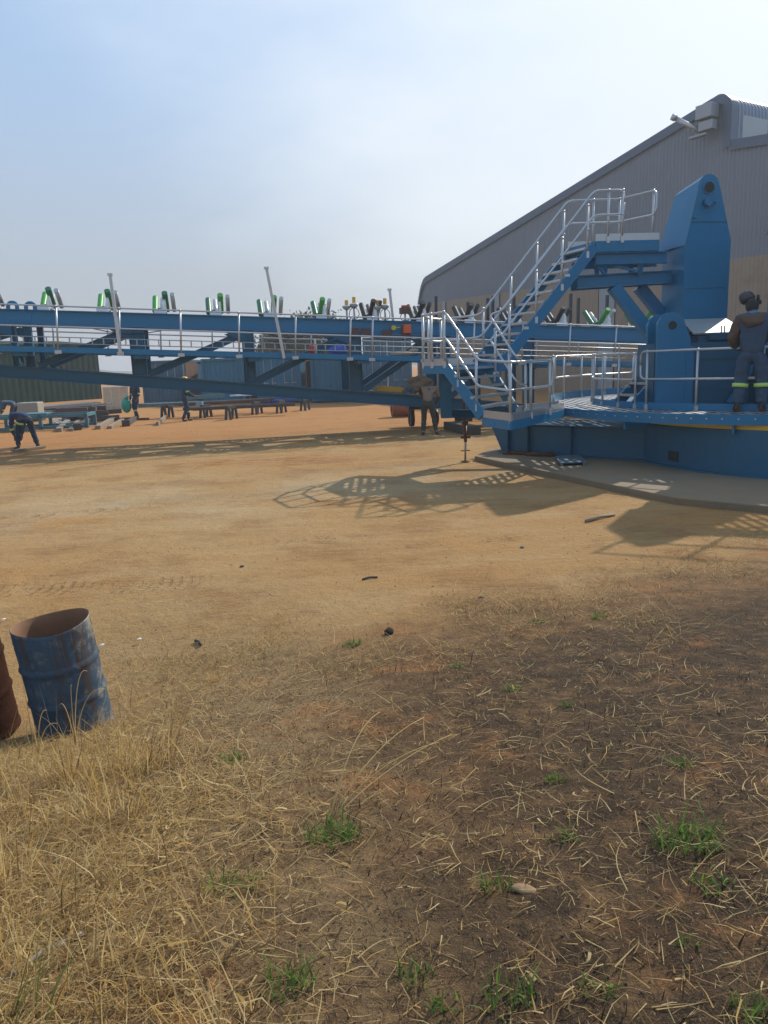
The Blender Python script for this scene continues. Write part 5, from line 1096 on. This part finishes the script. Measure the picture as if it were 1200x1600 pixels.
# green tufts, each one a thing
TUFT = [(520, 1310, .14, 150, 'dense green grass tuft left of centre under long bent stems'), (448, 1542, .11, 80, 'small green tuft near the bottom edge among straw'), (1078, 1318, .17, 150, 'largest green tuft on the scorched soil at right'), (1112, 1385, .10, 40, 'sparse green runner just below the largest right tuft'), (1062, 1196, .07, 60, 'bright green tuft above the largest right tuft'), (868, 1220, .06, 50, 'little green tuft in the middle of the black scorched patch'), (884, 1310, .07, 40, 'faint green tuft left of the largest right tuft'), (778, 1385, .09, 50, 'green tuft beside the pale flat stone'), (792, 1560, .12, 60, 'green tuft at the bottom edge right of centre'), (648, 1525, .08, 40, 'small green tuft at the bottom edge in the centre'), (690, 1575, .07, 30, 'tiny green tuft at the very bottom in the centre'), (800, 1078, .07, 50, 'green tuft on the brown soil below the right end of the sand'), (712, 1042, .07, 50, 'green tuft near the sand edge right of the charred clod'), (884, 1103, .06, 50, 'bright green tuft above the black scorched patch'), (840, 972, .08, 60, 'olive green tuft on the sandy edge'), (935, 966, .09, 70, 'olive green tuft on the sand edge further right'), (930, 1552, .07, 30, 'tiny green sprout at the bottom right'), (1180, 1590, .10, 50, 'green blades at the bottom right corner'), (1068, 1475, .05, 20, 'single small green sprout below the largest right tuft'), (550, 1008, .10, 90, 'olive tuft standing on the sand edge in the centre'), (365, 1190, .10, 60, 'dull green tuft among dry grass left of centre'), (362, 1385, .12, 60, 'dark green tuft in the tall dry grass')]
for px, py, hgt, n, lb in TUFT:
    c = on_z(px, py, .25)
    for _ in range(4): c = on_z(px, py, float(gz(c.x, c.y)))
    hgt *= .72; n = int(n*.7); rr = hgt*.8; aa = RNG.uniform(0, 6.28, n); r_ = rr*np.sqrt(RNG.uniform(0, 1, n)); p = np.stack([r_*np.cos(aa)*1.3, r_*np.sin(aa)], -1); wpt = np.concatenate([p, (gz(p[:, 0]+c.x, p[:, 1]+c.y)-c.z)[:, None]], 1)
    o = blades('grass_tuft', wpt, RNG.uniform(.45, 1.15, n)*hgt, RNG.uniform(.004, .009, n), RNG.uniform(0, 6.28, n), RNG.uniform(.2, 1.6, n), GRN, None, 3, kind=None, lie=RNG.uniform(.9, 1.55, n)); o.location = c; tag(o, lb, 'grass tuft', 'green grass tufts on the bank')
# tall bent stems by the green tuft and beside the drum
def stems(px, py, lst, nm, label):
    c = on_z(px, py, .2)
    for _ in range(4): c = on_z(px, py, float(gz(c.x, c.y)))
    m_ = MB()
    for az_, ln, h_ in lst:
        pts = []
        for k in range(9):
            t_ = k/8; pts.append((math.cos(az_)*ln*t_**1.3, math.sin(az_)*ln*t_**1.3, h_*math.sin(t_*1.85)))
        m_.tube(pts, .004, 5, rs=[.0035*(1-.6*k/8) for k in range(9)])
    o = m_.build(nm, STRAW[1]); o.location = c; tag(o, label, 'grass stems')
stems(515, 1290, [(.9, .65, .20), (.75, .72, .12), (.6, .55, .18), (1.15, .5, .26)], 'bent_stems', 'long pale stems arching right from the dense green tuft')
stems(118, 1165, [(1.2, .16, .42), (1.7, .07, .36), (.5, .2, .32), (2.6, .1, .25)], 'seed_stalks', 'tall straw stalks standing in front of the blue drum')
stems(60, 1180, [(2.2, .12, .2), (1.2, .1, .24), (.3, .12, .18)], 'seed_stalks', 'short straw stalks at the foot of the two drums')
# sticks and stones
def put(px, py):
    c = on_z(px, py, .1)
    for _ in range(4): c = on_z(px, py, float(gz(c.x, c.y)))
    return c
def lump(px, py, r_, m, label, nm='stone', sc=(1, .8, .55)):
    c = put(px, py); m_ = MB(); m_.ball((0, 0, r_*sc[2]*.5), r_, 12, 8, sc); rr = random.Random(px)
    m_.v = [tuple(x*(1+.10*math.sin(4*v[0]/r_+3*v[2]/r_+i*2)) for i, x in enumerate(v)) for v in m_.v]
    o = m_.build(nm, m); o.location = c; o.rotation_euler.z = rr.uniform(0, 6); tag(o, label, nm.replace('_', ' '))
SAND_ST = mat('sandstone', (.24, .155, .085), .9, var=.2, bump=.4)
lump(818, 1391, .027, SAND_ST, 'pale flat stone on the scorched soil beside a green tuft', sc=(1.5, .9, .32))
lump(608, 990, .045, mat('charred lump', (.03, .018, .014), .95), 'charred dark tuft remnant on the sand', 'charred_clod', (1, .8, .7))
lump(752, 934, .022, mat('grey stone', (.16, .14, .12), .9), 'small grey stone on the sand', 'stone')
lump(816, 856, .028, mat('grey stone', (.16, .14, .12), .9), 'small grey stone near the machine shadow', 'stone')
lump(378, 886, .026, mat('dark stone', (.10, .08, .06), .9), 'small dark stone in the open sand', 'stone')
def stick(a, b_, r_, m, label):
    A, B = put(*a), put(*b_); m_ = MB(); m_.tube([A+V((0, 0, r_)), lerp(A, B, .5)+V((0, .02, r_*1.6)), B+V((0, 0, r_))], r_, 6); tag(m_.build('stick', m), label, 'stick')
stick((566, 907), (590, 903), .010, WOODD, 'short dark stick on the sand')
stick((0, 1540), (130, 1462), .009, mat('grey dead wood', (.30, .27, .22), .9, var=.3), 'long grey dead stick in the tall grass at lower left')
stick((56, 1316), (115, 1390), .007, WOODD, 'thin bent grey twig in the dry grass')
stick((915, 817), (960, 806), .02, WOOD, 'pale stick in the shadow of the machine')
stick((305, 1003), (314, 1010), .012, WOODD, 'tiny twig on the sand right of the blue drum')
for px, py, lb in ((218, 999, 'white scrap of paper on the sand right of the drum'), (160, 1008, 'white scrap of paper touching the drum side'), (6, 968, 'white scrap of paper above the rusty drum'), (225, 752, 'white scrap of paper far out on the sand')):
    c = put(px, py); m_ = MB(); m_.add([(-.018, -.009, .004), (.012, -.012, .007), (.018, .011, .004), (-.006, .013, .012), (-.02, .005, .003)], [(0, 1, 2, 3, 4)]); o = m_.build('paper_scrap', WHITEP); o.location = c; tag(o, lb, 'paper scrap', 'paper scraps on the sand')
# loose pebbles and crumbs of earth over the sand
n = 5200; pb = []
x = RNG.uniform(-7, 8, n); y = RNG.uniform(4.5, 20, n); k_ = RNG.uniform(0, 1, n) < np.clip(6/y, .1, 1); x, y = x[k_], y[k_]; z = gz(x, y)
m_ = MB(); oc = [(1, 0, 0), (0, 1, 0), (-1, 0, 0), (0, -1, 0), (0, 0, .8)]; of = [(0, 1, 4), (1, 2, 4), (2, 3, 4), (3, 0, 4)]
for i in range(len(x)):
    r_ = random.choice((.004, .006, .008, .008, .012, .018)); an = random.uniform(0, 6); c, s_ = math.cos(an)*r_, math.sin(an)*r_
    m_.add([(x[i]+a_*c-b_*s_*.7, y[i]+a_*s_+b_*c*.7, z[i]-.002+q_*r_*.8) for a_, b_, q_ in oc], of)
tag(m_.build('pebbles', mat('earth crumbs', (.26, .16, .085), .95, var=.4, scale=3)), 'loose pebbles and crumbs of earth on the sand', None, kind='stuff')

def crumbs(n, name, label, m, rlo, rhi):
    p = scatter(n, -3.0, 6.5, 1.0, 8.6, lambda x, y: fgmask(x, y)*(1-.75*leftmask(x, y))*(.35+.65*clump(x*3+1, y*3))); c = g3(p); r_ = RNG.uniform(rlo, rhi, n)*RNG.choice([.6, 1, 1, 1.8], n); an = RNG.uniform(0, 6.28, n)
    k4 = np.array([[1, 0, 0], [0, .8, 0], [-1, .1, 0], [.1, -.9, 0], [.15, .1, .8]]); co, si = np.cos(an), np.sin(an)
    vs = np.empty((n, 5, 3))
    for i, k in enumerate(k4): vs[:, i] = c+np.stack([(k[0]*co-k[1]*si)*r_, (k[0]*si+k[1]*co)*r_, k[2]*r_-.001], -1)
    fs = (np.arange(n)[:, None, None]*5+np.array([[0, 1, 4], [1, 2, 4], [2, 3, 4], [3, 0, 4]])[None]).reshape(-1, 3)
    me = bpy.data.meshes.new(name); me.from_pydata(vs.reshape(-1, 3).tolist(), [], fs.tolist()); me.materials.append(m); o = bpy.data.objects.new(name, me); COL.objects.link(o); tag(o, label, None, kind='stuff')
crumbs(34000, 'soil_crumbs', 'small brown crumbs of soil on the scorched bank', mat('brown crumbs', (.20, .115, .055), .95, var=.5, scale=9), .002, .006)
crumbs(17000, 'char_flakes', 'black flakes of burnt grass on the scorched bank', mat('char flakes', (.022, .017, .014), .95, var=.4, scale=9), .0015, .0045)

# ------------------------------------------------------------------ haze
hz = MB(); hz.box((0, 300, 8.2), (1400, 760, 18.8)); hzo = hz.build('haze', None); hzo.data.materials.clear()
hm_ = bpy.data.materials.new('haze'); hm_.use_nodes = True; t = hm_.node_tree; t.nodes.clear(); oN = t.nodes.new('ShaderNodeOutputMaterial'); vN = t.nodes.new('ShaderNodeVolumePrincipled')
vN.inputs['Color'].default_value = (.86, .90, .96, 1); vN.inputs['Density'].default_value = .0015; vN.inputs['Anisotropy'].default_value = .2
t.links.new(vN.outputs[0], oN.inputs['Volume']); hzo.data.materials.append(hm_); tag(hzo, 'thin pale haze in the air over the yard', None, kind='stuff')
